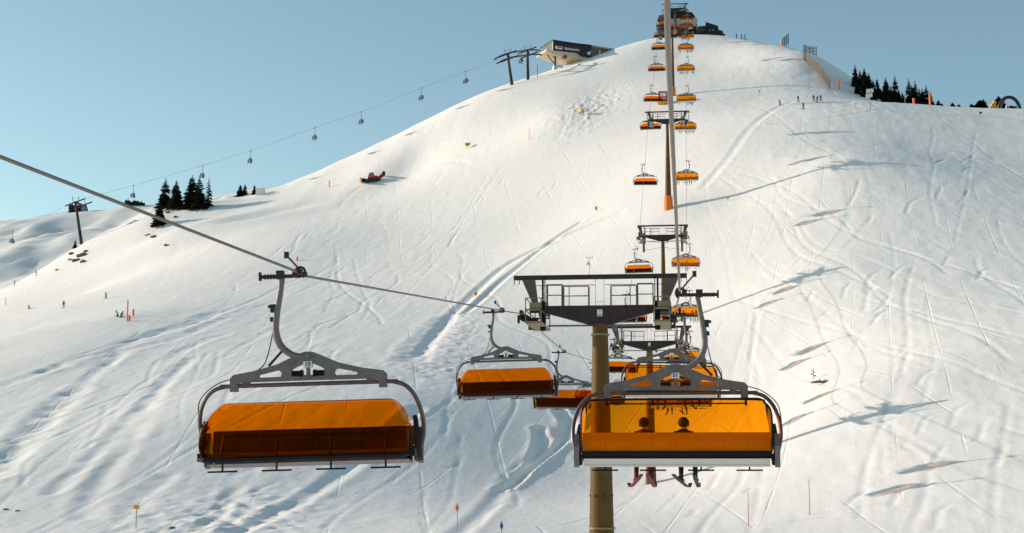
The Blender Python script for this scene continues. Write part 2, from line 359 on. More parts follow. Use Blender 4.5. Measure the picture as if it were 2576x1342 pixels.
# ski turns, scattered
rr = random.Random(5)
for cx, cy, n, sz in [(420,1150,7,46),(560,960,7,40),(330,860,6,30),(760,880,7,30),(900,800,6,26),(700,600,6,22),(1200,560,10,22),(1330,480,8,18),(2000,430,6,26),(2250,520,9,30),(2350,700,10,34),(2050,760,7,30),(2250,900,9,34),(2420,1080,9,36),(2150,1200,8,34),(1900,1280,6,30),(2400,400,7,24),(1250,1260,5,30),(1050,620,8,22),(1450,260,8,16)]:
    for _ in range((n+1)//2):
        x = cx+rr.gauss(0, sz*3.2); y = cy+rr.gauss(0, sz*1.6); s = sz*rr.uniform(.4, 1.2); a = rr.uniform(.3, 1.2); bow = rr.uniform(-.5, .5)*s
        dx, dy = math.cos(a)*s, -math.sin(a)*s
        carve([(x-dx, y-dy), (x+bow*.6, y+bow), (x+dx, y+dy)], rr.uniform(.25, .4), rr.uniform(.05, .11), .02)
# long descending ski lines
for k in range(70):
    if k < 34: x, y, ln, dpt = rr.uniform(2, 75), rr.uniform(120, 380), rr.uniform(40, 130), rr.uniform(.05, .11)
    elif k < 58: x, y, ln, dpt = rr.uniform(-85, -25), rr.uniform(150, 400), rr.uniform(40, 140), rr.uniform(.06, .14)
    else: x, y, ln, dpt = rr.uniform(-150, -60), rr.uniform(300, 430), rr.uniform(30, 80), rr.uniform(.07, .14)
    amp, wl, ph, dr = rr.uniform(.1, 1.6), rr.uniform(28, 80), rr.uniform(0, 6), rr.uniform(-.25, .35)
    L = [(x+dr*t+amp*math.sin(t/wl*6.28+ph), y-t) for t in np.arange(0, ln, 3.0)]
    carve(L, rr.uniform(.22, .38), dpt*.65, .015, world=True, rough=.5)
# mounds: the hump that carries the left trees, whales of pushed snow
def mound(px, py, rx, ry, h, ang=0):
    global H
    p = hit(px, py)
    if p is None: return
    X = GX-p[0]; Y = GY-p[1]; c, s = math.cos(ang), math.sin(ang)
    H = H+h*np.exp(-(((X*c+Y*s)/rx)**2+((-X*s+Y*c)/ry)**2))
mound(560,560,26,9,3.0,.2); mound(640,540,16,6,-3.0,.3); mound(480,600,16,10,1.6); mound(330,640,18,12,1.2); mound(610,1010,14,22,.4); mound(130,900,12,20,.6); mound(430,1080,9,20,.4)
mound(1420,300,12,16,1.4); mound(1500,250,10,20,-1.3); mound(1040,400,9,14,-1.1); mound(950,420,9,14,1.2); mound(700,640,20,26,1.2)
# trodden snow beside the piste edge and in the far gully
rough = fbm(GX/1.1, GY/1.4, 3)*.30
for px, py, r in [(1120,870,7),(1090,930,7),(1140,820,6),(1520,235,9),(1480,270,9),(1440,310,8),(480,1342,9),(560,1310,8),(150,620,9),(2160,260,8)]:
    p = hit(px, py)
    if p is not None: H = H+rough*np.exp(-(((GX-p[0])/r)**2+((GY-p[1])/(r*1.8))**2))*.7
# settle the crest on the surveyed skyline: small lifts and cuts along the ridge itself
SKY = [(-40,752),(0,734),(50,711),(101,688),(169,636),(211,605),(285,583),(346,546),(368,532),(450,520),(533,506),(613,493),(665,483),(715,462),(800,425),(900,383),(1000,338),(1100,288),(1180,251),(1260,211),(1320,195),(1356,185),(1409,175),(1446,163),(1478,150),(1520,134),(1557,120),
       (1592,109),(1640,93),(1700,89),(1760,88),(1850,97),(1896,100),(1951,105),(1975,119),(2012,126),(2060,134),(2086,151),(2123,180),(2147,186),(2173,196),(2188,212),(2198,238),(2226,256),(2292,260),(2397,267),(2476,273),(2576,273),(2620,275)]
DS = np.arange(300, 560, 1.0)
for it in range(5):
    cor = []
    for px_, py_ in SKY:
        r_ = ray(px_, 600); f_ = np.array([r_[0], r_[1]]); X_ = f_[0]*DS; Y_ = f_[1]*DS; Z_ = sample(H, X_, Y_)
        q_ = np.stack([X_, Y_, Z_], -1); dep = q_ @ C_FW; row = CY-F_PX*(q_ @ C_UP)/dep; k_ = int(np.argmin(row))
        cor.append((X_[k_], Y_[k_], (row[k_]-py_)/F_PX*dep[k_]))
    num = np.zeros_like(H); den = np.full_like(H, 1e-6); far_ = np.full_like(H, 1e9)
    for n_, (x_, y_, dz_) in enumerate(cor):
        rad_ = 9.0 if SKY[n_][0] > 1950 else 17.0
        d2 = (GX-x_)**2+((GY-y_)*.55)**2; w_ = np.exp(-d2/(2*rad_*rad_)); num += w_*dz_; den += w_; far_ = np.minimum(far_, d2/(rad_*rad_))
    H = H+num/den*np.exp(-far_/3.2)
def ground(x, y): return float(sample(H, np.array(x), np.array(y)))
def G(px, py):
    p = hit(px, py, H)
    if p is None:
        k = 0
        while p is None and k < 40: k += 1; p = hit(px, py+k, H)
    return Vector((p[0], p[1], ground(p[0], p[1])))
def GD(px, d):
    """the snow under picture column px at distance d"""
    q = P(px, CY, d); return Vector((q[0], q[1], ground(q[0], q[1])))
nx, ny = GX.shape
co_ = np.stack([GX, GY, H], -1).reshape(-1, 3)
ii, jj = np.meshgrid(np.arange(nx-1), np.arange(ny-1), indexing='ij'); a0 = (ii*ny+jj).ravel()
quads = np.stack([a0, a0+ny, a0+ny+1, a0+1], -1)
me = bpy.data.meshes.new('snow_slope'); me.vertices.add(len(co_)); me.vertices.foreach_set('co', co_.ravel())
me.loops.add(quads.size); me.loops.foreach_set('vertex_index', quads.ravel()); me.polygons.add(len(quads))
me.polygons.foreach_set('loop_start', np.arange(0, quads.size, 4)); me.polygons.foreach_set('loop_total', np.full(len(quads), 4)); me.polygons.foreach_set('use_smooth', np.ones(len(quads), bool))
me.update(); me.validate(); tag(link('snow_slope', me, 'snow'), kind='structure')
# valley sheet out to the horizon and the hill across it
def sheet(name, x0, x1, y0, y1, n, m, f, mt='snow'):
    X, Y = np.meshgrid(np.linspace(x0, x1, n), np.linspace(y0, y1, m), indexing='ij'); Z = f(X, Y)
    v = np.stack([X, Y, Z], -1).reshape(-1, 3); q = []
    for i in range(n-1):
        for j in range(m-1): a = i*m+j; q.append((a, a+m, a+m+1, a+1))
    me = bpy.data.meshes.new(name); me.from_pydata(v.tolist(), [], q); me.polygons.foreach_set('use_smooth', [True]*len(q))
    return tag(link(name, me, mt), kind='structure')
sheet('valley_ground', -3500, 3500, -1500, 4500, 60, 50, lambda X, Y: -140+30*fbm(X/400, Y/400, 3))
def hill_f(X, Y):
    crest = 168+17*np.clip((X+470)/130, -1.5, 1.6)+5*fbm(X/60+5, Y*0+3.3, 3); d = Y-1000-.15*(X+400)
    z = crest+np.where(d < 0, .30*d-.00016*d*d, -.0016*d*d)
    return z+13*fbm(X/55, Y/120, 5)*np.clip(-d/60, 0, 1)
sheet('far_hill', -900, -60, 560, 1200, 210, 160, hill_f)
# ---------------------------------------------------------------- the chairlift line
GAUGE = 3.85
LX = [(17.4,float(17.4*ray(0,395)[0]/ray(0,395)[1])),(29.6,float(29.6*ray(766,697)[0]/ray(766,697)[1])),(66,float(66*ray(1264,785)[0]/ray(1264,785)[1])),(79,-8.76)]
RX = [(-60,.3),(0,.02),(11,float(11*ray(1676,0)[0]/ray(1676,0)[1])),(33.6,float(33.6*ray(1710,735)[0]/ray(1710,735)[1])),(79,-1.06)]
LX.insert(0, (-60, LX[0][1]+(LX[0][1]-LX[1][1])/(29.6-17.4)*77.4))
def lane_x(side, y):
    if y >= 79: return mid_x(y)+side*GAUGE
    L = LX if side < 0 else RX
    for (a, xa), (b, xb) in zip(L[:-1], L[1:]):
        if y <= b: return xa+(xb-xa)*(y-a)/(b-a)
def mid_x(y): return -4.91+.57*min(1, max(0, (79-y)/44))
# height of the rope: distance up the line and where it is seen in the picture
RP = [(17.4,0,395),(30,766,697),(66.5,1250,783),(79,1335,792),(88,1372,842),(102.5,1420,887),(138,1525,912),(165,1640,868),(174,1640,851),(205,1590,739),(238,1600,625),(245,1665,598),
      (279,1617,415),(305,1680,305),(315,1680,280),(345,1680,214),(384,1690,138),(414,1692,90),(447,1695,62),(480,1698,38),(503,1701,24),(526,1704,24)]
ROPE = [(-60, 3.3), (-30, 3.1), (0, 3.2), (11, 3.34)]
for y_, px_, py_ in RP: r_ = ray(px_, py_); ROPE.append((y_, float(y_*r_[2]/r_[1])))
ROPE_R = [p for p in ROPE if p[0] < 12]+[(33.6, float(33.6*ray(1716,737)[2]/ray(1716,737)[1])), (69, float(69*ray(1735,790)[2]/ray(1735,790)[1]))]+[p for p in ROPE if p[0] > 70]
_a, _b = [p for p in ROPE if p[0] > 12][:2]; ROPE = [(-60, _a[1]-(_b[1]-_a[1])/(_b[0]-_a[0])*(60+_a[0]))]+[p for p in ROPE if p[0] > 12]
def rope_z(y, side=-1):
    if side > 0:
        for (a, za), (b, zb) in zip(ROPE_R[:-1], ROPE_R[1:]):
            if y <= b: return za+(zb-za)*(y-a)/(b-a)
    for (a, za), (b, zb) in zip(ROPE[:-1], ROPE[1:]):
        if y <= b: return za+(zb-za)*(y-a)/(b-a)
    return ROPE[-1][1]
def rope_slope(y): return (rope_z(y+3)-rope_z(y-3))/6
for side, nm in ((-1, 'dark steel haul rope of the descending chairs, sweeping in from the left edge'), (1, 'pale thick steel haul rope of the ascending chairs, passing close overhead')):
    pts_ = []; y = -30
    while y < 520:
        pts_.append((lane_x(side, y), y, rope_z(y, side))); y += 2 if y < 110 else 4
    # strands twisted round the rope
    mb = MB(); mb.tube(pts_, .026 if side > 0 else .027, 10)
    tag(mb.build('haul_rope', 'rope_steel', smooth=True), nm, 'steel cable', 'haul ropes of the chairlift')

# ---- chair: origin where it grips the rope, front towards +y
PV = Vector((-.12, 0, -1.67))
def pv(x, y, z): return Vector((x, y, z))+PV
def frame_path():
    h = [(-2.10, -.42, -2.05), (-2.20, -.40, -1.75), (-2.25, -.30, -1.45), (-2.22, -.12, -1.12), (-2.10, -.02, -.82), (-1.92, 0, -.63), (-1.70, 0, -.56), (-1.5, 0, -.55)]
    return h+[(-x, y, z) for x, y, z in reversed(h)]
def beam_loops():
    out = [(-1.57, -.40), (-1.50, -.33), (-1.1, -.27), (-.62, -.15), (-.22, .03), (-.08, .085), (.08, .085), (.22, .03), (.62, -.15), (1.1, -.27), (1.50, -.33), (1.57, -.40),
           (1.57, -.66), (1.42, -.66), (1.42, -.50), (1.2, -.48), (.0, -.475), (-1.2, -.48), (-1.42, -.50), (-1.42, -.66), (-1.57, -.66)]
    h1 = [(-.33, -.40), (-.33, -.26), (-.27, -.22), (-.06, -.13), (.06, -.13), (.27, -.22), (.33, -.26), (.33, -.40)]
    h2 = [(.55, -.40), (.52, -.34), (.56, -.27), (.62, -.26), (.98, -.34), (1.0, -.38), (.97, -.40)]
    return [out, h1[::-1], h2[::-1], [(-a, b) for a, b in h2]]
def hanger_mesh():
    mb = MB(); p = smooth_path([pv(*k) for k in [(.50, 0, 1.66), (.56, 0, 1.25), (.63, 0, .86), (.65, 0, .52), (.56, 0, .24), (.36, 0, .06), (.16, .03, .0), (0, .03, 0)]], 5)
    n = len(p); mb.tube(p, [.052+.02*math.sin(math.pi*min(1, i/(n-1))) for i in range(n)], 10)
    for q in (pv(.64, 0, .80), pv(.60, 0, .32), pv(.40, 0, .09)): mb.blob(q, .082, (1, 1, .5), 1)
    return mb.mesh('hanger_arm', 'galvanised', True)
def grip_mesh():
    mb = MB()
    mb.bar((.0, 0, -.05), (.84, 0, -.05), .07, .07); mb.box((.84, 0, -.04), (.04, .11, .17)); mb.box((.43, 0, -.02), (.15, .14, .17)); mb.box((.10, 0, -.02), (.11, .32, .11))
    for x in (.56, .62, .68, .74): mb.cyl((x-.012, 0, -.05), (x+.012, 0, -.05), .055, 10)
    mb.tube(smooth_path([(.14, .05, .02), (.06, .1, .10), (-.06, .1, .09), (-.09, .1, -.02), (-.04, .1, -.10)], 4), .028, 6)
    mb.bar((.02, 0, .06), (.30, -.12, .36), .03, .03); mb.box((.33, -.14, .40), (.09, .06, .13)); mb.box((-.02, -.22, .0), (.09, .12, .10)); mb.box((-.02, .24, .0), (.09, .12, .10))
    return mb.mesh('grip', 'dark_steel', bevel=0)
def bubble_mesh(name, prof, mt):
    """prof: (y, z, half width) round the side outline; ends rounded and closed"""
    C = Vector((0, .12, -1.42)); rad = .22; rows = []
    for k in range(6):
        a = math.pi/2*(1-k/5); rows.append((-1, rad*(1-math.sin(a)), 1-.20*(1-math.cos(a))))
    secs = [(-1, rad*(1-math.sin(a_)), rad*(1-math.cos(a_))) for a_ in [math.pi/2*q/5 for q in range(5, -1, -1)]]
    vs, fs = [], []; n = len(prof); S = []
    for sd, dx, dr in secs: S.append((sd, dx, dr))
    for sd, dx, dr in reversed(secs): S.append((1, dx, dr))
    # first ring is the outermost (most inset), then inwards
    secs2 = []
    for sgn in (-1, 1):
        for q in range(6):
            a = math.pi/2*q/5           # 0: side wall edge ... pi/2: full profile
            secs2.append((sgn, rad*(1-math.cos(a)) if False else rad*(1-math.cos(a)), a))
    rings = []
    for sgn in (-1, 1):
        rg = []
        for q in range(6):
            a = math.pi/2*q/5; dx = rad*(1-math.cos(a)); shrink = rad*(1-math.sin(a)); rg.append((sgn, dx, shrink))
        rings += rg if sgn < 0 else rg[::-1]
    for sgn, dx, shrink in rings:
        for (y, z, hw) in prof:
            d = Vector((0, y, z))-C; L = d.length; d = C+d*(1-shrink/L); vs.append((sgn*(hw-dx), d.y, d.z))
    m_ = len(rings)
    for i in range(m_-1):
        for k in range(n-1): fs.append((i*n+k, (i+1)*n+k, (i+1)*n+k+1, i*n+k+1))
    for e in (0, m_-1):                                  # side walls
        sgn = -1 if e == 0 else 1; ci = len(vs); hw = max(p[2] for p in prof)
        vs.append((sgn*(hw-.0), C.y, C.z))
        for k in range(n-1): fs.append((e*n+k, e*n+k+1, ci) if e == 0 else (e*n+k+1, e*n+k, ci))
    vs = [tuple(Vector(v)+PV) for v in vs]
    mb = MB(); mb.add(vs, fs); me = mb.mesh(name, mt, True); return me
def dense(prof, n=5):
    q = smooth_path(prof, n); return [(v.x, v.y, v.z) for v in q]
DOWN = dense([(-.49, -1.88, 2.02), (-.52, -1.60, 2.01), (-.53, -1.38, 1.98), (-.56, -1.15, 1.93), (-.46, -.97, 1.86), (-.15, -.885, 1.82), (.25, -.93, 1.84), (.60, -1.16, 1.93), (.80, -1.50, 2.02), (.80, -1.80, 2.05), (.68, -2.0, 2.05)])
UP = dense([(-.58, -1.84, 2.04), (-.66, -1.55, 2.06), (-.70, -1.20, 2.05), (-.62, -.88, 2.02), (-.35, -.69, 1.98), (.05, -.68, 1.98), (.45, -.86, 2.0), (.76, -1.22, 2.05), (.86, -1.6, 2.06), (.78, -1.88, 2.05)])
def chair_shared(kind):
    """the meshes of one chair, built once per kind and shared by its copies"""
    D = {}
    D['hanger_arm'] = (hanger_mesh(), None)
    D['grip'] = (grip_mesh(), None)
    bm_ = plate_mesh('suspension_beam', beam_loops(), .10, 'galvanised', .004); bm_.transform(Matrix.Translation(PV)); D['suspension_beam'] = (bm_, None)
    for s in (-1, 1):                                    # ribbed rubber springs in the middle opening
        prof_ = [.035]
        for k in range(7): prof_ += [.085 if k < 2 else .072]*2+[.035]*2
        xs_ = [.10]
        for k in range(7): a_ = .103+.032*k; xs_ += [a_+.001, a_+.021, a_+.022, a_+.031]
        mb = MB(); mb.tube([pv(s*a_, 0, -.35) for a_ in xs_], prof_, 10)
        D['spring_pack%d' % s] = (mb.mesh('spring_pack', 'black'), 'suspension_beam')
    mb = MB(); mb.box(pv(0, -.0, -.27), (.075, .05, .22)); mb.box(pv(0, 0, -.39), (.22, .12, .035)); mb.cyl(pv(0, -.09, 0), pv(0, .09, 0), .055, 14); mb.box(pv(0, 0, -.42), (.17, .14, .03))
    D['pivot_link'] = (mb.mesh('pivot_link', 'galvanised'), 'suspension_beam')
    mb = MB(); mb.tube([p+PV for p in smooth_path(frame_path(), 5)], .043, 8)
    for s in (-1, 1): mb.box(pv(s*1.25, 0, -.52), (.16, .09, .12))
    D['frame'] = (mb.mesh('frame', 'tube_steel', True), None)
    for s in (-1, 1):                                    # dark side arms that carry the bubble, pale covers at the foot
        mb = MB(); mb.tube([p+PV for p in smooth_path([(s*2.08, -.40, -2.08), (s*2.12, -.1, -2.0), (s*2.15, .05, -1.75), (s*2.14, 0, -1.45), (s*2.10, -.1, -1.25)], 4)], .055, 6)
        mb.box(pv(s*2.10, -.05, -1.95), (.09, .85, .16)); mb.box(pv(s*2.12, .0, -1.55), (.06, .13, .5))
        D['side_arm%d' % s] = (mb.mesh('side_arm', 'black', True), None)
    for s in (-1, 1):
        mb = MB(); mb.prism([(-.62, -1.72), (-.50, -1.45), (-.40, -1.72), (-.36, -2.12), (-.50, -2.17)], 'x', s*2.10, s*2.21)
        me = mb.mesh('arm_cover', 'galvanised' if kind == 'up' else 'tube_steel'); me.transform(Matrix.Translation(PV)); D['arm_cover%d' % s] = (me, None)
    mb = MB()                                            # bench
    mb.prism([(-.40, -1.98), (-.36, -1.86), (.10, -1.88), (.20, -1.92), (.20, -1.99), (-.2, -2.02)], 'x', -1.98, 1.98)
    me = mb.mesh('seat_bench', 'seat_dark'); me.transform(Matrix.Translation(PV)); D['seat_bench'] = (me, None)
    mb = MB()
    for k in range(8):
        x = -2.03+.5075*k; mb.prism([(-.38, -1.90), (-.30, -1.90), (-.38, -1.46), (-.42, -1.42), (-.47, -1.44), (-.46, -1.6)], 'x', x+.006, x+.501)
    mb.prism([(-.39, -1.86), (-.385, -1.86), (-.455, -1.47), (-.47, -1.43)], 'x', -2.03, 2.03)
    me = mb.mesh('backrest', 'seat_orange' if kind == 'up' else 'seat_dark'); me.transform(Matrix.Translation(PV)); D['backrest'] = (me, None)
    mb = MB(); mb.prism([(-.46, -1.84), (-.40, -1.82), (-.34, -1.96), (-.42, -1.98)], 'x', -2.04, 2.04)
    me = mb.mesh('rear_rail', 'black'); me.transform(Matrix.Translation(PV)); D['rear_rail'] = (me, None)
    mb = MB(); mb.prism([(-.47, -1.985), (-.43, -1.98), (-.32, -2.12), (.22, -2.07), (.22, -2.09), (-.33, -2.16), (-.37, -2.15)], 'x', -2.0, 2.0); mb.box(pv(0, 0, 0)-PV+Vector((0, -.385, -2.125)), (4.02, .03, .02))
    me = mb.mesh('underside_panel', 'white_panel' if kind == 'up' else 'tube_steel'); me.transform(Matrix.Translation(PV)); D['underside_panel'] = (me, None)
    mb = MB(); zb = -1.57 if kind == 'down' else -1.60
    mb.tube([pv(-1.62, .42, zb), pv(1.60, .42, zb)], .028, 6)
    for k in range(4): x = -1.60+1.065*k; mb.tube([pv(x, .42, zb), pv(x, .62, zb-.25), pv(x, .60, -2.05)], .030, 6)
    D['safety_bar'] = (mb.mesh('safety_bar', 'black'), None)
    D['bubble'] = (bubble_mesh('bubble', DOWN if kind == 'down' else UP, 'bubble_deep' if kind == 'down' else 'bubble_light'), None)
    mb = MB(); pr = DOWN if kind == 'down' else UP
    y, z, hw = pr[-1]; mb.tube([pv(-hw+.02, y-.1, z+.02), pv(-hw+.12, y, z-.01), pv(0, y, z-.01), pv(hw-.12, y, z-.01), pv(hw-.02, y-.1, z+.02)], .055 if kind == 'down' else .03, 6)
    if kind == 'up':
        ypk = -.62; q = [(-2.03, -1.86), (-2.05, -1.3), (-2.02, -.95), (-1.9, -.78), (-1.72, -.715), (0, -.70)]
        q = q+[(-a, b) for a, b in reversed(q[:-1])]; mb.tube([p+PV for p in smooth_path([(a, ypk+(.25 if b > -.8 else 0), b) for a, b in q], 4)], .022, 6)
        mb.tube([pv(-1.5, -.45, -.80), pv(1.52, -.45, -.80)], .016, 6)
        for k in range(4): x = -1.49+k*1.0; mb.box(pv(x, -.46, -.76), (.05, .05, .17))
    D['bubble_rim'] = (mb.mesh('rim', 'black'), 'bubble')
    return D
FOOT = MB(); FOOT.tube([(0, 0, .0), (0, .0, -.17)], .022, 6); FOOT.box((0, 0, -.185), (.58, .05, .035)); FOOT_ME = FOOT.mesh('footrest', 'black')
ORDER = ['hanger_arm', 'grip', 'suspension_beam', 'spring_pack-1', 'spring_pack1', 'pivot_link', 'frame', 'side_arm-1', 'side_arm1', 'arm_cover-1', 'arm_cover1', 'seat_bench', 'backrest', 'rear_rail', 'underside_panel', 'safety_bar', 'bubble', 'bubble_rim']
def make_chair(kind):
    D = chair_shared(kind); r = empty('lift_chair'); made = {}
    for k in ORDER:
        me, par = D[k]; o = link('rim' if k == 'bubble_rim' else k.rstrip('-1'), me, None, made.get(par, r)); made[k] = o
    for k in range(4):
        f = link('footrest', FOOT_ME, None, r); f.location = pv(-1.60+1.065*k, .55, -2.05)
    mb = MB(); mb.box(pv(0, 0, -.165), (.17, .16, .12)); link('number_plate', mb.mesh('number_plate', 'plate_white'), None, made['suspension_beam'])
    return r
chair_of = {'down': make_chair('down'), 'up': make_chair('up')}
cable_me = {}
for s, k in ((1, 'up'), (1, 'down')):
    mb = MB(); mb.tube(smooth_path([pv(.66, .0, .75), pv(.80, 0, .1), pv(.95, 0, -.2), pv(1.35, 0, -.36), pv(1.85, -.02, -.5), pv(2.2, -.05, -.8), pv(2.27, -.2, -1.2)], 5), .012, 5)
    mb.tube([pv(.50, 0, .15), pv(.80, 0, -.17)], .028, 6); mb.box(pv(.70, 0, .98), (.10, .10, .16)); mb.box(pv(.77, 0, 1.02), (.06, .06, .06)); mb.box(pv(.72, .0, .76), (.08, .07, .09))
    cable_me[k] = mb.mesh('control_cable', 'ink')
for k, c in chair_of.items(): link('control_cable', cable_me[k], None, c)
GR = {'down': 'empty chairs coming down the left rope', 'up': 'chairs riding up the right rope'}
DN = [29.4, 66.0, 102.0, 137.5, 173, 204.5, 237.5, 279, 315, 345, 382, 413.5, 446, 479, 500]
UPS = [33.6, 69, 107.5, 141, 178, 206.5, 240.5, 280.5, 313, 343, 380, 411, 441, 470, 498]
ORD = ['first', 'second', 'third', 'fourth', 'fifth', 'sixth', 'seventh', 'eighth', 'ninth', 'tenth', 'eleventh', 'twelfth', 'thirteenth', 'fourteenth', 'fifteenth']
chairs = {}
extra = {('down', 0): 'empty orange-bubble chair with number 10, biggest one on the left, hanging alone', ('up', 0): 'orange-bubble chair with number 51 nearest on the right, two riders inside',
 ('down', 1): 'empty orange-bubble chair just left of the nearest tower, second on its rope', ('up', 1): 'chair right behind chair 51, its frame and beam showing above it',
 ('down', 2): 'orange-bubble chair low beside the nearest tower pole, partly behind the second empty chair', ('up', 14): 'topmost ascending chair, arriving dark below the last tower head'}
for kind, lst in (('down', DN), ('up', UPS)):
    for i, y in enumerate(lst):
        r = chair_of[kind] if i == 0 else copy_tree(chair_of[kind]); chairs[(kind, i)] = r
        sd_ = -1 if kind == 'down' else 1; x = lane_x(sd_, y); r.location = (x, y, rope_z(y, sd_)); r.rotation_euler = (0, R((1.6 if (kind, i) == ('down', 0) else [.0, 1.2, -.8, .6, -1.4][i % 5])), (math.pi if kind == 'down' else 0)+R(3 if (kind, i) == ('down', 0) else [0, 0, 1.5, -1, .5][i % 5]))
        side = 'descending empty' if kind == 'down' else 'ascending occupied'
        tag(r, extra.get((kind, i), f'orange-bubble chair, {ORD[i]} from the camera on the {"left descending" if kind == "down" else "right ascending"} rope'), 'lift chair', GR[kind])
for (kind, i), txt in ((('down', 0), '10'), (('up', 0), '51')):
    c = chairs[(kind, i)]
    pl = [o for ch in c.children for o in ch.children if o.name.startswith('number_plate')][0]
    for s in ((-1,) if kind == 'up' else (1,)):
        me = text_mesh(txt, .12, 'ink', .002, .003)
        if s > 0: me.transform(Matrix.Rotation(math.pi, 4, 'Z'))
        me.transform(Matrix.Translation(pv(0, s*.083, -.165)))
        o = link('digits', me, None, pl.parent)         # beside the plate, on the beam
        o.parent = pl.parent

# ---- lift towers
st = MB(); st.tube([(-.12, 0, 0), (-.061, 0, 0), (-.06, 0, 0), (.06, 0, 0), (.061, 0, 0), (.12, 0, 0)], [.05, .05, .21, .21, .05, .05], 14); SHEAVE_ME = st.mesh('sheave_wheel', 'black'); BOLT_ME = MB().box((0, 0, 0), (.10, .10, .09)).mesh('bolt', 'ink')
def tower(y, base_z_, kind, num, label, r_top=.40, r_bot=.62, pad=False, hold=False):
    x = mid_x(max(y, 79)); zr = rope_z(y); base_z = ground(x, y); r = empty('lift_tower', (x, y, base_z), label=label, cat='lift tower', group='steel towers of the chairlift')
    T = zr-base_z; sl = rope_slope(y)
    def mk(name, mb, m, parent=None, smooth=False): return mb.build(name, m, parent or r, smooth)
    zc = T+.42                                          # top of the cross arm
    mb = MB(); n = 20; mb.tube([(0, 0, -1.5), (0, 0, zc-.95)], [r_bot, r_top], n); pole = mk('pole', mb, 'olive_paint', smooth=True)
    for h in ([.45, .62, .97] if T > 16 else [.5, .97]):
        mb = MB()
        zz = h*(zc-.95); rr_ = r_bot+(r_top-r_bot)*(zz+1.5)/(zc+.55); mb.tube([(0, 0, zz-.05), (0, 0, zz+.05)], rr_+.07, n)
        mk('flange', mb, 'rail_paint', pole, True)
        if h < .9:
            for q in range(8): a = q*math.pi/4+.3; link('bolt', BOLT_ME, None, pole, ((rr_+.02)*math.cos(a), (rr_+.02)*math.sin(a), zz-1.6))
    if pad or kind == 'far':
        mb = MB(); mb.tube([(0, 0, -.6), (0, 0, 2.6)], [r_bot+.22, r_bot+.17], 12); mk('safety_pad', mb, 'pad_orange', pole, True)
    mb = MB(); w_ = 2.9
    mb.prism([(-w_, zc), (w_, zc), (w_, zc-.34), (.55, zc-1.0), (-.55, zc-1.0), (-w_, zc-.34)], 'y', -.28, .28)
    for s in (-1, 1): mb.bar((s*2.7, 0, zc-.18), (s*3.7, 0, zc-.18), .34, .3)
    mk('crossarm', mb, 'dark_steel')
    mb = MB(); zg = T+1.95; hw = 4.55 if not hold else 4.1
    mb.box((0, 0, zg), (2*hw, .26, .23))
    for s in (-1, 1):
        for q in (.0, .26): mb.box((s*(hw-.03-q), 0, zg-.22), (.03, .1, .25))
    mb.box((-1.9, 0, zg-.42), (3.3, .03, .03)); mb.box((1.9, 0, zg-.42), (3.3, .03, .03))
    mk('gantry_beam', mb, 'dark_steel')
    for s in (-1, 1):
        mb = MB(); mb.prism([(s*4.12, zg-.09), (s*3.42, zg-.09), (s*3.22, zc-.10), (s*3.42, zc-.16)], 'y', -.12, .12); mk('gantry_strut', mb, 'tube_steel')
        mb = MB(); mb.box((s*3.02, .1, (zg+T-.9)/2), (.10, .10, zg-T+.85)); mb.box((s*2.88, -.2, (zg+T-.6)/2), (.05, .05, zg-T+.5)); mb.box((s*3.0, 0, T-.1), (.28, .36, 1.5)); mk('gantry_post', mb, 'black')
        for (a, b, h, m2) in ((2.78, 1.98, 1.12, 1), (1.92, .58, 1.02, 0)):                          # railings on the arm
            mb = MB()
            for xx in (a, b): mb.box((s*xx, -.26, zc+h/2), (.05, .05, h))
            for zz in (h, h*.5): mb.box((s*(a+b)/2, -.26, zc+zz), (abs(a-b), .04, .05))
            if not m2: mb.box((s*1.6, -.26, zc+h/2), (.04, .04, h))
            for xx in (a, b): mb.box((s*xx, .26, zc+h/2), (.05, .05, h))
            for zz in (h, h*.5): mb.box((s*(a+b)/2, .26, zc+zz+.05), (abs(a-b), .03, .04))
            mk('railing', mb, 'tube_steel')
        # sheave train: long beam along the rope with wheels
        sg = 1 if not hold else -1; n_w = 8 if kind != 'far' else 6
        L = n_w*.55; ang = math.atan(sl)
        xr = s*GAUGE
        wheels = []
        for k in range(n_w):
            t = (k-(n_w-1)/2)*.55; zz = T+t*math.sin(ang)-sg*.235-(sg*.012*t*t); yy = t*math.cos(ang)
            wheels.append((xr, yy, zz))
        q = MB()
        for k in range(n_w//2):
            t = (2*k+.5-(n_w-1)/2)*.55; zz = T+t*math.sin(ang)-sg*(.30+.012*t*t); q.bar((xr+s*.13, (t-.42)*math.cos(ang), zz-.42*math.sin(ang)), (xr+s*.13, (t+.42)*math.cos(ang), zz+.42*math.sin(ang)), .05, .15)
            q.bar((xr-s*.13, (t-.42)*math.cos(ang), zz-.42*math.sin(ang)), (xr-s*.13, (t+.42)*math.cos(ang), zz+.42*math.sin(ang)), .05, .15)
        q.bar((xr-s*.2, -L*.3*math.cos(ang), T-sg*.48-L*.3*math.sin(ang)), (xr-s*.2, L*.3*math.cos(ang), T-sg*.48+L*.3*math.sin(ang)), .10, .22)
        q.box((xr-s*.35, 0, T-sg*.35), (.5, .3, .34)); q.box((xr+s*.30, .2, T+.05), (.14, 1.0, .34)); q.box((xr+s*.40, -.4, T-.28), (.08, .5, .40)); q.box((xr-s*.10, 1.2, T-.6), (.30, .3, .2))
        sh = mk('sheave_train', q, 'dark_steel')
        for wc in wheels: link('sheave_wheel', SHEAVE_ME, None, sh, wc)
        q = MB(); xa, xb = xr-s*.18, xr-s*.98          # catwalk basket
        q.box(((xa+xb)/2, 0, T-.62), (.84, L+.4, .10))
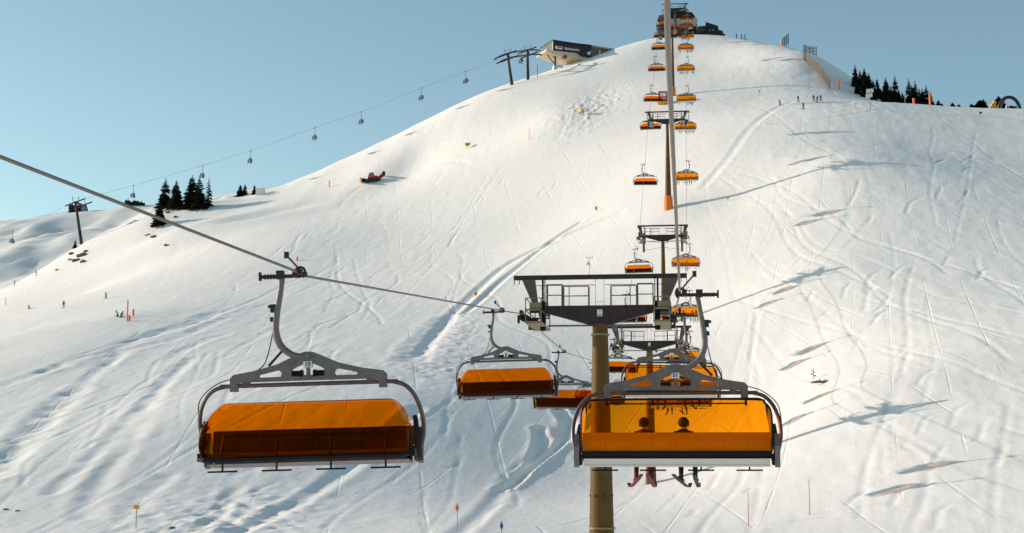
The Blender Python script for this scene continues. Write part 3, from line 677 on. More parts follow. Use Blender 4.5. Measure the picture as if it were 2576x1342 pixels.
        for xx in (xa, xb):
            for f in (-1, 0, 1):
                yy = f*(L/2+.15); q.box((xx, yy, T-.62+.60+yy*math.tan(ang)*.0), (.05, .05, 1.25))
            for zz in (.0, .62): q.box((xx, 0, T+zz), (.04, L+.3, .04))
        for f in (-1, 1): q.box(((xa+xb)/2, f*(L/2+.15), T+.62), (.84, .04, .05)); q.box(((xa+xb)/2, f*(L/2+.15), T+.02), (.84, .05, .09)); q.box(((xa+xb)/2+.1, f*(L/2+.1), T+.25), (.6, .05, .30))
        mk('catwalk', q, 'rail_paint')
        if hold:
            q = MB(); q.box((xr-s*.75, .0, T-1.6), (.36, .4, 1.5)); q.bar((0, 0, T-.9), (xr-s*.6, 0, T-.5), .04, .04); q.bar((0, 0, T-1.6), (xr-s*.6, 0, T-2.1), .04, .04); mk('maintenance_ladder', q, 'galvanised')
    mb = MB(); mb.tube([(-2.75, -.1, T-.62), (2.75, -.1, T-.62)], .05, 8); mb.tube([(.75, -.15, T-.74), (.75, .05, T-.74)], .13, 10)
    mk('tie_pipe', mb, 'galvanised')
    mb = MB(); mb.tube([(-.22, -.1, zg-.1), (-.22, -.1, zc)], .012, 5); mb.tube([(.22, -.1, zg-.1), (.22, -.1, zc)], .012, 5); mb.tube([(-.22, -.1, zc+.2), (.22, -.1, zc+.2)], .01, 5); mk('hoist_cable', mb, 'galvanised')
    mb = MB()
    xl = r_top+.0; 
    for s in (-.16, .16): mb.tube([(s, r_bot+.18, 0), (s, r_top+.18, zc-1)], .02, 5)
    for k in range(int((zc-1)/.6)): zz = .4+k*.6; rr_ = r_bot+(r_top-r_bot)*(zz)/(zc); mb.box((0, rr_+.17, zz), (.32, .025, .025))
    mk('ladder', mb, 'rail_paint', pole)
    if num is not None:
        mb = MB(); mb.box((0, -.30, zc-.40), (.27, .012, .36)); pl = mk('number_plate', mb, 'plate_white')
        if num: me = text_mesh(num, .20, 'ink', .002); me.transform(Matrix.Translation((0, -.312, zc-.34))); link('digit', me, None, pl)
        mb = MB(); mb.box((0, -.309, zc-.52), (.2, .004, .05)); mb.build('plate_line', 'ink', pl)
    return r, zg
t1, zg1 = tower(79, -13.0, 'near', '7', 'nearest lift tower with plate 7 on its dark cross arm, olive pole', .40, .86)
t2, zg2 = tower(165, -3.2, 'near', '', 'second lift tower, low and dark behind the plate 7 tower, base on snow', .34, .60)
t3, zg3 = tower(245, 21.6, 'mid', None, 'third lift tower, slender, rope running under its wheels, orange pad at its foot', .27, .52, True, True)
t4, zg4 = tower(305, 51.2, 'mid', None, 'tall tapered lift tower in mid slope with orange padded foot', .27, .74, True)
t5, zg5 = tower(414, 99.0, 'far', None, 'lift tower half hidden behind the overhead rope, low on the summit dome', .26, .50)
t6, zg6 = tower(503, 136.0, 'far', None, 'last lift tower standing on the summit in front of the top station', .26, .45)
for t, zg, dx, z0 in ((t1, zg1, -.55, 0), (t2, zg2, -1.35, 0)):
    mb = MB(); mb.tube([(dx, 0, zg), (dx, 0, zg+1.05)], .022, 6); mb.box((dx-.04, 0, zg+.72), (.14, .10, .15)); mb.tube([(dx-.14, 0, zg+1.02), (dx+.16, 0, zg+1.05)], .012, 5)
    for s in (-.14, .16): mb.blob((dx+s, 0, zg+1.06), .045, sub=1)
    mb.build('wind_gauge', 'white_panel', t)
# ---------------------------------------------------------------- people
def person_mesh(pose):
    """one continuous body; head, torso, tapering limbs, gloved hands with a thumb"""
    V, E, Rr = [], [], []
    def v(p, r, par=None):
        V.append(p); Rr.append(r)
        if par is not None: E.append((par, len(V)-1))
        return len(V)-1
    if pose == 'sit':
        pel = v((0, 0, .14), .16); w_ = v((0, -.02, .30), .145, pel); ch = v((0, -.03, .48), .175, w_); nk = v((0, -.01, .64), .065, ch); hd = v((0, .02, .72), .095, nk); tp = v((0, .02, .84), .085, hd)
        for s in (-1, 1):
            sh = v((s*.19, -.03, .55), .075, ch); el = v((s*.27, .10, .30), .055, sh); wr = v((s*.17, .33, .30), .04, el); hn = v((s*.12, .42, .31), .045, wr)
            hp = v((s*.10, .05, .10), .10, pel); kn = v((s*.15, .50, .10), .075, hp); an = v((s*.16, .56, -.34), .055, kn); he = v((s*.16, .50, -.42), .06, an); to = v((s*.17, .72, -.46), .05, he)
    else:
        ln = {'stand': 0, 'ski': .16, 'kneel': .3}[pose]; k = {'stand': .92, 'ski': .82, 'kneel': .42}[pose]
        pel = v((0, 0, k), .145); w_ = v((0, ln*.3, k+.16), .135, pel); ch = v((0, ln*.8, k+.36), .165, w_); nk = v((0, ln*1.2, k+.53), .06, ch); hd = v((0, ln*1.4, k+.62), .095, nk); tp = v((0, ln*1.45, k+.74), .082, hd)
        for s in (-1, 1):
            sh = v((s*.19, ln*.9, k+.44), .072, ch); el = v((s*.29, ln*.9+.05, k+.18), .052, sh); wr = v((s*.27, ln+.26, k+.10), .038, el); hn = v((s*.26, ln+.34, k+.10), .045, wr)
            hp = v((s*.10, 0, k-.08), .10, pel)
            if pose == 'kneel': kn = v((s*.15, .36, .22+.1*s), .075, hp); an = v((s*.15, -.05, .12), .05, kn); he = v((s*.15, -.12, .08), .05, an); to = v((s*.15, -.25, .06), .045, he)
            else: kn = v((s*.13, .05+ln*.8, k*.5), .07, hp); an = v((s*.14, -.02, .14), .052, kn); he = v((s*.14, -.05, .07), .055, an); to = v((s*.15, .18, .05), .05, he)
    return skin_mesh('body', V, E, Rr, 1)
BODY = {k: person_mesh(k) for k in ('sit', 'stand', 'ski', 'kneel')}
KN = {'sit': (.20, .66), 'stand': (.98, 1.47), 'ski': (.88, 1.37), 'kneel': (.48, .97)}
body_cache = {}
def body(pose, jacket, trouser):
    key = (pose, jacket, trouser)
    if key not in body_cache:
        me = BODY[pose].copy(); me.materials.clear()
        for m in (trouser, jacket, 'skin', 'jacket_black'): me.materials.append(M[m])
        lo, hi = KN[pose]
        for p in me.polygons:
            c = p.center; p.use_smooth = True
            if c.z > hi: p.material_index = 2
            elif pose == 'sit': p.material_index = 3 if c.z < -.30 else (0 if (c.z < lo and abs(c.x) < .26 and not (c.z > .22)) else 1)
            else: p.material_index = 3 if c.z < .16 else (0 if c.z < lo and abs(c.x) < .235 else 1)
        body_cache[key] = me
    return body_cache[key]
hm = MB(); hm.blob((0, 0, 0), .135, (.93, 1.08, .95), 2); hm.box((0, .105, -.035), (.20, .06, .09)); HELM = {c: hm.mesh('helmet', c, True) for c in ('jacket_black', 'jacket_white', 'jacket_maroon', 'jacket_blue')}
def ski_mesh(m, L=1.66):
    mb = MB(); prof = [(-L*.45, .02), (-L*.2, .0), (L*.3, .0), (L*.48, .03), (L*.55, .13)]
    mb.prism([(a, b) for a, b in prof]+[(a, b+.025) for a, b in reversed(prof)], 'x', -.04, .04); mb.box((0, -.02, .06), (.07, .34, .07)); return mb.mesh('ski', m)
SKI = {c: ski_mesh(c, 1.5) for c in ('ski_red', 'ski_dark')}
sb = MB(); sb.prism([(-.75, .06), (-.6, 0), (.6, 0), (.75, .06), (.75, .08), (.6, .03), (-.6, .03), (-.75, .08)], 'x', -.13, .13); BOARD = sb.mesh('snowboard', 'ski_dark')
pl_ = MB(); pl_.tube([(0, 0, 0), (.02, -.25, -.95)], .012, 5); POLE = pl_.mesh('ski_pole', 'ink')
def person(loc, rz, pose, jacket, trouser, label, ski='ski_dark', helmet='jacket_black', parts=True, scale=1, group='people on the piste', splay=.25, board=False):
    r = empty('person', loc, rz, label=label, cat='person', group=group); r.scale = (scale,)*3
    link('body', body(pose, jacket, trouser), None, r)
    hz = {'sit': (0, .02, .80), 'stand': (0, 0, 1.60), 'ski': (0, .23, 1.50), 'kneel': (0, .43, 1.10)}[pose]
    link('helmet', HELM[helmet], None, r, hz)
    if parts:
        if board:
            b = link('snowboard', BOARD, None, r, (0, .60, -.50)); b.rotation_euler = (R(-15), 0, R(75))
        else:
            for s in (-1, 1):
                k = link('ski', SKI[ski], None, r, (s*.17, .60, -.50) if pose == 'sit' else (s*.15, .02, .0)); k.rotation_euler = (R(-12) if pose == 'sit' else 0, 0, R(s*(splay if pose == 'sit' else 3)))
        if pose in ('stand', 'ski'):
            for s in (-1, 1): k = link('ski_pole', POLE, None, r, (s*.26, .3, .95)); k.rotation_euler = (0, R(s*-6), 0)
    return r
def seat_riders(idx, xs_, names, full=False):
    c = chairs[('up', idx)]; rz = c.rotation_euler.z
    for k, (x, (j, t, sk, hl, lab)) in enumerate(zip(xs_, names)):
        p = c.location+PV+Vector((x, -.16, -2.02+.02)); person(p, rz+R([4, -9, 7, -3, 5][k]), 'sit', j, t, lab, sk, hl, group='riders on the ascending chairs', splay=(-9, 5, -4, 8, 2)[(k+idx) % 5])
seat_riders(0, [-.70, .16], [('jacket_maroon', 'trouser_red', 'ski_red', 'jacket_black', 'rider with red skis splayed under chair 51, left of the two'), ('jacket_black', 'trouser_black', 'ski_dark', 'jacket_black', 'rider in black with dark skis held close under chair 51, right of the two')])
JK = ['jacket_black', 'jacket_blue', 'jacket_maroon', 'jacket_orange', 'jacket_black']; TR = ['trouser_black', 'trouser_grey', 'trouser_black', 'trouser_red']; HL = ['jacket_black', 'jacket_white', 'jacket_black', 'jacket_maroon']
POSN = {1: ['only rider'], 2: ['left of two riders', 'right of two riders'], 3: ['left of three riders', 'middle of three riders', 'right of three riders'],
        4: ['leftmost of four riders', 'second of four riders', 'third of four riders', 'rightmost of four riders'], 5: ['leftmost of five riders', 'second of five riders', 'middle of five riders', 'fourth of five riders', 'rightmost of five riders']}
for idx, xs_ in {1: [-.5, .6], 2: [-.6, .3], 4: [.1, .9], 5: [-1.5, -.3, .9, 1.4], 6: [.1], 7: [-1.4, 0, .9], 8: [-1.1, 0, .9, 1.5], 9: [.3, .9, 1.5], 10: [-1.2, -.7, .3, 1.8], 11: [-1.6, .1, .6, 1.2, 1.7], 12: [-1.0, .3, .9], 13: [-.5, .7]}.items():
    n_ = len(xs_); seat_riders(idx, xs_, [(JK[(idx+k) % 5], TR[(idx*2+k) % 4], 'ski_dark', HL[(idx+k) % 4], f'{POSN[n_][k]} on the {ORD[idx]} ascending chair from the camera') for k in range(n_)])
def sit_on(px, py, rz, pose, j, t, label, **k):
    p = G(px, py); p.z -= .03; return person(p, rz, pose, j, t, label, **k)
for a in [(1963, 266, .9, 'ski', 'jacket_maroon', 'trouser_red', 'skier in red gliding alone left of the others below the fence'), (2008, 257, .3, 'stand', 'jacket_black', 'trouser_grey', 'skier in grey standing between the red skier and the trio'),
          (2022, 275, 2.4, 'ski', 'jacket_maroon', 'trouser_black', 'crouched skier in dark red, lowest of the group below the fence'), (2047, 255, 0, 'stand', 'jacket_black', 'trouser_black', 'black-clad skier, left of the close trio'),
          (2056, 258, 2.8, 'stand', 'jacket_maroon', 'trouser_red', 'skier in dark red in the middle of the close trio'), (2065, 255, .6, 'stand', 'jacket_maroon', 'trouser_black', 'skier in maroon, right of the close trio'),
          (92, 694, 2, 'ski', 'jacket_maroon', 'trouser_red', 'skier in red on the left ridge below the rocks'), (37, 719, 2, 'stand', 'jacket_maroon', 'trouser_black', 'skier standing farthest left on the ridge line'),
          (160, 775, 0, 'stand', 'jacket_black', 'trouser_black', 'lone black figure standing on the left track'), (74, 778, 1, 'kneel', 'jacket_orange', 'trouser_grey', 'crouching person in brown at the left track'),
          (267, 752, 1, 'ski', 'jacket_green', 'trouser_black', 'skier in green above the orange pole on the left'),
          (1853, 98, 1, 'stand', 'jacket_black', 'trouser_black', 'tiny skier on the summit skyline nearest the dark hut'), (1866, 99, 1, 'stand', 'jacket_maroon', 'trouser_black', 'tiny skier on the summit skyline, middle one beside the hut'), (1874, 99, 2, 'stand', 'jacket_black', 'trouser_black', 'tiny skier on the summit skyline farthest from the hut')]:
    sit_on(*a)
sit_on(297, 797, 1.4, 'kneel', 'jacket_green', 'trouser_black', 'person in bright green jacket kneeling beside the orange pole')
sit_on(304, 799, 4.4, 'kneel', 'jacket_black', 'trouser_black', 'dark-clad person crouching next to the green jacket')

# ---------------------------------------------------------------- trees
def spruce_meshes(h, seed, dens=1.0, wid=.17):
    rnd = random.Random(seed); mb = MB(); mb.tube([(0, 0, -.6), (0, 0, h*.5), (0, 0, h*.97)], [h*.018, h*.011, h*.003], 6)
    c = MB(); z = h*.06
    while z < h*.99:
        t = z/h; rad = h*wid*(1-t)**.85*rnd.uniform(.75, 1.15)+.12; nb = int((7+5*(1-t))*dens)
        if rnd.random() < .06*(2-dens): z += h*.02; continue
        for k in range(nb):
            a = rnd.uniform(0, 6.283); L = rad*rnd.uniform(.55, 1.12); w_ = L*rnd.uniform(.20, .34); dr = -L*rnd.uniform(.25, .55); ca, sa = math.cos(a), math.sin(a)
            b = Vector((0, 0, z)); tip = Vector((ca*L, sa*L, z+dr)); m1 = b.lerp(tip, .55); m1.z += L*.10; sd = Vector((-sa, ca, 0))*w_
            c.add([b, m1+sd+Vector((0, 0, -.04*L)), tip, m1-sd+Vector((0, 0, -.04*L)), m1+Vector((0, 0, -w_*.9))], [(0, 1, 2), (0, 2, 3), (0, 4, 2), (0, 1, 4), (0, 3, 4)])
            if L > .5:
                for q in (-1, 1):
                    m3 = b.lerp(tip, .7); t2 = m3+Vector((ca, sa, 0))*L*.12+Vector((-sa, ca, 0))*q*w_*1.5+Vector((0, 0, dr*.25)); c.add([m1, m3, t2, m1.lerp(t2, .6)+Vector((0, 0, -.12*L))], [(0, 1, 2), (0, 2, 3)])
        z += h*.022*rnd.uniform(.8, 1.3)
    return mb, c
SP = []
for k, (d_, wd) in enumerate([(1.5, .25), (1.3, .21), (1.5, .27), (.6, .15)]):
    t_, c_ = spruce_meshes(10, 20+k, d_, wd); SP.append((t_.mesh('trunk', 'bark'), {m: c_.mesh('crown', m) for m in ('foliage', 'foliage_warm')}))
def spruce(loc, h, kind, label, group, warm=False, rz=0, wx=1.0):
    r = empty('spruce_tree', loc, rz, label=label, cat='tree', group=group); r.scale = (h/10*wx, h/10*wx, h/10)
    link('trunk', SP[kind][0], None, r); link('crown', SP[kind][1]['foliage_warm' if warm else 'foliage'], None, r); return r
def tree_px(px, top, base, kind, label, group, warm=False, wx=1.0, d=None, rz=0):
    p = G(px, base) if d is None else GD(px, d); dist = Vector(p).dot(Vector(C_FW)); h = (base-top)/F_PX*dist*1.02
    if d is not None:
        q = P(px, top, d); h = q[2]-p.z
    return spruce(p, h, kind, label, group, warm, rz, wx)
LT = 'spruces on the hump of the left ridge'
for a in [(415, 444, 522, 1, 'tall dark spruce, left of the four big ones on the hump', 1.25), (442, 452, 526, 2, 'broad spruce second from the left on the hump, brownish', 1.0), (482, 440, 524, 0, 'widest of the dark spruces on the hump, mid group', 1.15), (500, 441, 527, 1, 'spruce grown close against the widest one on the hump', 1.1),
          (524, 446, 520, 3, 'thin sparse spruce standing right of the dense ones', 1.1), (400, 505, 568, 2, 'brownish spruce lower down, in front of the hump', 1.0), (604, 463, 494, 0, 'small spruce of the pair on the skyline', 1.3), (616, 462, 492, 1, 'narrow spruce of the pair on the skyline', 1.3), (640, 464, 490, 1, 'small spruce just left of the white hut', 1.3),
          (189, 600, 622, 1, 'little bush-like spruce beside the foot of the leaning tower', 1.3)]:
    tree_px(a[0], a[1], a[2], a[3], a[4], LT, warm=a[0] in (442, 400, 189), wx=a[5]*1.35, rz=a[0])
# the wood behind the right crest; each stands a little beyond the skyline
RTS = [(2152,186,420,1.2),(2166,144,412,1.25),(2178,158,418,1.0),(2189,152,410,1.1),(2200,165,414,1.2),(2211,182,408,1.2),(2221,180,404,1.0),(2170,190,400,1.3),(2230,206,402,1.2),(2243,177,408,1.1),(2238,215,396,1.2),(2256,200,400,1.1),(2267,172,406,1.1),(2276,210,394,1.3),(2250,222,392,1.4),(2285,214,396,1.1),
       (2302,180,404,1.1),(2310,200,398,1.2),(2318,186,402,1.2),(2290,225,390,1.4),(2328,205,398,1.2),(2336,206,396,1.1),(2346,196,400,1.1),(2356,215,394,1.2),(2348,232,388,1.4),(2325,235,388,1.4),(2205,228,392,1.7),(2222,240,388,1.8),(2246,236,388,1.8),(2275,238,387,1.8),(2297,240,386,1.8),(2318,243,386,1.8),(2340,243,386,1.6),(2190,182,400,1.5),(2183,205,396,1.5),(2362,240,388,1.2),(2195,200,398,1.5),(2212,215,394,1.5),(2232,232,390,1.5),(2265,235,390,1.5),(2306,228,390,1.5)]
ns = len(RTS)
def place_word(px): return 'left edge' if px < 2190 else ('left half' if px < 2240 else ('middle' if px < 2290 else ('right half' if px < 2340 else 'right end')))
SIZE = lambda top: 'tall' if top < 180 else ('middling' if top < 212 else 'low')
for k, (px, top, d, wx) in enumerate(sorted(RTS)):
    tree_px(px, top, 0, k % 3, f'{SIZE(top)} dark spruce of the wood behind the crest, {ORD[k] if k < 15 else ["sixteenth","seventeenth","eighteenth","nineteenth","twentieth","twenty-first","twenty-second","twenty-third","twenty-fourth","twenty-fifth","twenty-sixth","twenty-seventh","twenty-eighth","twenty-ninth","thirtieth","thirty-first","thirty-second","thirty-third","thirty-fourth","thirty-fifth","thirty-sixth","thirty-seventh","thirty-eighth","thirty-ninth","fortieth","forty-first","forty-second"][k-15]} from the left', 'spruces of the wood behind the right crest', wx=wx, d=d, rz=k*1.7)
for k, (px, top, wx) in enumerate([(2376,243,1.1),(2384,252,1.3),(2412,250,1.2),(2420,260,1.4),(2428,254,1.1),(2446,264,1.2),(2460,252,1.2),(2466,256,1.1),(2482,243,1.5),(2490,240,1.2),(2530,232,1.1),(2524,246,1.2)]):
    tree_px(px, top-5, 0, (k+1) % 3, f'small spruce on the right skyline past the wood, {ORD[k]} of twelve from the left', 'small spruces along the right skyline', wx=wx*2.6, d=379, rz=k*2.1)
# ---------------------------------------------------------------- rocks, guns, signs
def rock(px, py, s, seed, label, group='bare rocks of the left ridge', m='rock'):
    rnd = random.Random(seed); mb = MB(); p = G(px, py)
    for k in range(4): mb.blob((rnd.uniform(-.8, .8)*s, rnd.uniform(-.6, .6)*s, rnd.uniform(-.1, .35)*s), s*rnd.uniform(.35, .7), (1.3, 1, .75), 2, .16, rnd)
    return tag(mb.build('rock', m, loc=p), label, 'rock', group)
for k, (px, py, s, l) in enumerate([(180,640,.95,'rock cluster under the leaning tower, upper left lump'),(205,644,1.3,'largest brown rock under the leaning tower'),(192,656,1.0,'middle brown rock under the leaning tower'),(215,634,.8,'rock nearest the tower foot'),(176,655,.7,'small rock at the left of the tower cluster'),(210,660,.9,'lowest rock of the tower cluster'),
    (145,680,.5,'single small rock left of the cluster on the ridge'),(372,592,.7,'rock left of the pair below the brown spruce'),(388,598,.95,'big rock of the pair below the brown spruce'),(420,618,.7,'dark rock poking out below the hump'),(330,562,.45,'small rock high on the ridge left of the spruces'),(442,547,.85,'dark rock edge on the hump under the spruces'),(420,536,.8,'rock outcrop at the foot of the two left spruces'),(405,552,.7,'outcrop beside the lower spruce'),
    (432,1330,.28,'small dark stone in the snow at the bottom left'),(15,1283,.2,'first small stone along the lower left track'),(45,1286,.2,'second small stone along the lower left track')]): rock(px, py, s, 50+k, l)
def pole_sign(px, py, h, r, m, label, cat='marker pole', board=None, bm='yellow_paint', group='marker poles and signs'):
    p = G(px, py); t = empty('marker_pole', p, label=label, cat=cat, group=group)
    mb = MB(); mb.tube([(0, 0, -.3), (0, 0, h)], r, 8); mb.build('pole', m if not board else 'rail_paint', t)
    if board:
        mb = MB()
        if board == 'diamond': mb.prism([(0, h-.55), (.16, h-.2), (0, h+.25), (-.16, h-.2)], 'y', -r-.04, -r)
        else: mb.box((0, -r-.02, h-.1), (board[0], .03, board[1]))
        mb.build('board', bm, t)
    return t
for a in [(828,472,2.0,.17,'orange_paint','short thick orange post left of the red snow groomer'),(1331,352,3.2,.08,'orange_paint','thin orange pole on the slope below the upper station'),(1352,196,4.2,.14,'orange_paint','orange and white pole under the upper station'),
          (2110,226,2.9,.28,'orange_paint','thick orange padded post at the foot of the shaded bank'),(2340,262,2.9,.28,'orange_paint','thick orange post on the crest at the right end of the wood'),(2299,262,1.4,.3,'orange_paint','short orange pad on the crest in front of the wood'),
          (320,808,3.9,.13,'orange_paint','tall orange pole beside the kneeling people'),(325,808,1.1,.22,'orange_paint','short red-orange drum at the foot of the tall pole'),(335,795,1.3,.2,'orange_paint','pale orange crate right of the tall pole'),(14,768,2.2,.1,'orange_paint','orange pole at the far left edge'),
          (2037,1296,3.0,.030,'crimson_sign','thin red stake low on the right slope, taller of two'),(1883,1325,2.8,.030,'crimson_sign','thin red stake below the nearest chair, left of two'),(1396,1110,2.2,.035,'orange_paint','thin faint stake beside the piste edge in the middle'),
          (747,656,.9,.22,'orange_paint','small orange marker just above the left chair grip'),(2277,262,4.0,.08,'rail_paint','thin olive pole on the crest in front of the wood')]: pole_sign(*a)
pole_sign(342, 1330, 2.0, .035, '', 'small yellow board on a post at the lower left track', 'sign', (.55, .36))
pole_sign(1150, 1335, 2.1, .03, '', 'orange diamond marker on a thin post at the bottom middle', 'sign', 'diamond', 'orange_paint')
pole_sign(1262, 1345, .9, .03, '', 'blue diamond marker at the bottom edge', 'sign', 'diamond', 'blue_paint')
pole_sign(1911, 240, 1.2, .05, '', 'small yellow sign left of the red skier', 'sign', (.5, .5))
pole_sign(2467, 294, 1.0, .05, '', 'tiny dark marker on the right crest below the small spruces', 'sign', (.6, .5), 'ink')
pole_sign(1500, 532, .8, .05, '', 'small orange marker beside the long cat track', 'sign', (.5, .7), 'orange_paint')
pole_sign(1831, 506, .8, .05, '', 'small yellow marker right of the tall orange-footed tower', 'sign', (.5, .5), 'yellow_paint')
def snow_gun(px, py, s, label, rz=0):
    p = G(px, py); t = empty('snow_gun', p, rz, label=label, cat='snow gun', group='snow guns on the slope'); t.scale = (s, s, s)
    mb = MB(); 
    for q in range(3): a = q*2.09; mb.tube([(0, 0, .9), (math.cos(a)*.7, math.sin(a)*.7, -.1)], .05, 6)
    mb.build('tripod', 'rail_paint', t); mb = MB(); mb.tube([(-.75, 0, 1.1), (-.5, 0, 1.15), (.5, 0, 1.35), (.8, 0, 1.4)], [.42, .48, .40, .44], 14); mb.build('fan_drum', 'yellow_paint', t, True)
    mb = MB(); mb.box((-.1, -.5, .9), (.5, .3, .5)); mb.build('control_box', 'rail_paint', t)
snow_gun(1176, 374, 1.0, 'yellow snow gun lying alone in the middle of the upper slope', .3); snow_gun(1462, 291, 1.15, 'yellow-green snow gun in the churned snow below the station', 2); snow_gun(1195, 748, .55, 'small yellow-blue gun beside the cat track above the left rope', .8)
# the uprooted stump on the right slope
p = G(2062, 968); rnd = random.Random(3); mb = MB()
mb.tube([(-1.0, 0, .25), (-.2, .1, .35), (.6, 0, .30), (.95, .1, .55)], [.10, .17, .15, .06], 7)
for k in range(9): x = rnd.uniform(-.8, .9); mb.tube([(x, 0, .3), (x+rnd.uniform(-.4, .4), rnd.uniform(-.3, .3), .3+rnd.uniform(-.45, .5))], [.06, .02], 5)
tag(mb.build('fallen_branch', 'wood_fence', loc=p), 'brown fallen branch lying in the snow, right of the nearest chair', 'branch')
rnd = random.Random(8); mb = MB(); mb.tube([(0, 0, -.2), (.05, 0, 1.3)], [.05, .02], 6)
for k in range(10): a = rnd.uniform(0, 6.28); z = rnd.uniform(.3, 1.2); mb.tube([(0, 0, z), (math.cos(a)*.32, math.sin(a)*.32, z-.1)], [.03, .05], 5)
tag(mb.build('shrub', 'wood_fence', loc=Vector(G(2046, 955))), 'thin snow-dusted shrub standing just left of the fallen branch', 'shrub')
# big white sign on a post at the crest
p = G(2189, 277); t = empty('piste_sign', p, label='white multi-board piste sign on a tall dark post at the right crest', cat='sign')
mb = MB(); mb.tube([(0, 0, -.4), (0, 0, 3.6)], .11, 8); mb.build('post', 'rail_paint', t)
for (x, z, w_, h_) in ((-.35, 4.55, .85, 1.0), (.52, 4.65, .75, .9), (-.42, 3.35, 1.0, 1.1), (.35, 3.55, .5, .9)): mb = MB(); mb.box((x, -.14, z), (w_, .05, h_)); mb.build('board', 'plate_white', t)

# ---------------------------------------------------------------- snow fences
def fence(PX, h, label, m, up=True):
    Q = []
    for a, b in zip(PX[:-1], PX[1:]):
        for k in range(5): Q.append(tuple(a[i]+(b[i]-a[i])*k/5 for i in range(3)))
    Q.append(PX[-1]); W = [GD(q[0], q[2]) if q[1] is None else G(q[0], q[1]) for q in Q]; o = W[0].copy(); t = empty('snow_fence', o, label=label, cat='snow fence', group='wooden snow fences on the summit')
    for k, w_ in enumerate(W):
        mb = MB(); b = w_-o; mb.bar(b+Vector((0, 0, -.4)), b+Vector((0, 0, h)), .14, .14); mb.build('post', m, t)
    mb = MB()
    for a, b in zip(W[:-1], W[1:]):
        for q in range(6): zz = Vector((0, 0, .35+(h-.5)*q/5)); mb.bar(a-o+zz, b-o+zz, .06, .22)
    mb.build('slats', m, t)
fence([(2022,150,0),(2030,160,0),(2052,180,0),(2068,196,0),(2078,212,0),(2088,226,0)], 3.0, 'long brown slatted snow fence running down the edge of the dome', 'wood_fence')
def fence_w(pts3, h, label, m):
    o = pts3[0].copy(); t = empty('snow_fence', o, label=label, cat='snow fence', group='wooden snow fences on the summit')
    for w_ in pts3: mb = MB(); b = w_-o; mb.bar(b+Vector((0, 0, -1.2)), b+Vector((0, 0, h)), .15, .15); mb.build('post', m, t)
    mb = MB()
    for a, b in zip(pts3[:-1], pts3[1:]):
        for q in range(6): zz = Vector((0, 0, .2+(h-.4)*q/5)); mb.bar(a-o+zz, b-o+zz, .06, .2)
    mb.build('slats', m, t)
def skyp(px, py, d): return Vector(P(px, py, d))
fence_w([skyp(2022,134,462), skyp(2027,136,470), skyp(2036,138,474), skyp(2046,139,474), skyp(2054,139,470)], 2.7, 'dark slatted fence corner standing against the sky at the bend of the long fence', 'wood_dark')
fence_w([skyp(1969,120,480), skyp(1974,116,482), skyp(1979,112,484), skyp(1984,108,486)], 3.0, 'short dark slatted fence leaning on the summit edge left of the long one', 'wood_dark')
for a in [(1967, 122, 480, 2.2, 'orange pad at the left end of the short dark fence')]:
    p = skyp(a[0], a[1], a[2]); mb = MB(); mb.tube([(0, 0, -.8), (0, 0, a[3])], .35, 10); tag(mb.build('safety_pad', 'orange_paint', loc=p), a[4], 'pad')

# ---------------------------------------------------------------- snow groomer
def frame_at(px, py):
    p = G(px, py); e = 2.0; gx = (ground(p.x+e, p.y)-ground(p.x-e, p.y))/(2*e); return p, gx
p, gx = frame_at(938, 458); t = empty('snow_groomer', p, label='red snow groomer with yellow front blade working on the left slope', cat='snow groomer'); t.rotation_euler = (0, -math.atan(gx)*1.0, R(12))
mb = MB()
for s in (-1, 1): mb.prism([(-2.3, .25), (-1.9, .0), (1.9, .0), (2.3, .3), (2.1, .75), (-2.1, .7)], 'y', s*.9-.45, s*.9+.45)
mb.box((0, 0, .75), (3.6, 1.3, .35)); mb.build('tracks', 'rubber', t)
mb = MB(); mb.prism([(-1.5, .9), (-1.2, 1.5), (-.7, 2.6), (.5, 2.7), (.75, 1.6), (1.7, 1.45), (1.7, .9)], 'y', -.95, .95); cb = mb.build('cabin', 'red_paint', t, bevel=.04)
mb = MB()
for s in (-1, 1): mb.prism([(-.8, 1.6), (-.5, 2.4), (.35, 2.45), (.45, 1.6)], 'y', s*.96-.02*(s < 0), s*.96+.02)
mb.build('window', 'window_glass', cb)
mb = MB(); mb.bar((-1.9, 0, .6), (-3.2, 0, 1.0), .3, 1.2); mb.build('blade_arm', 'black', t); mb = MB(); mb.prism([(-3.2, .5), (-3.5, .5), (-3.75, .9), (-3.5, 1.5), (-3.25, 1.5), (-3.45, .95)], 'y', -1.9, 1.9); mb.build('front_blade', 'yellow_paint', t)
mb = MB(); mb.bar((1.8, .0, .8), (3.3, 0, 1.7), .25, 1.0); mb.build('tiller_arm', 'red_paint', t); mb = MB(); mb.cyl((3.5, -1.8, 1.9), (3.5, 1.8, 1.9), .45, 12); mb.build('tiller', 'black', t)

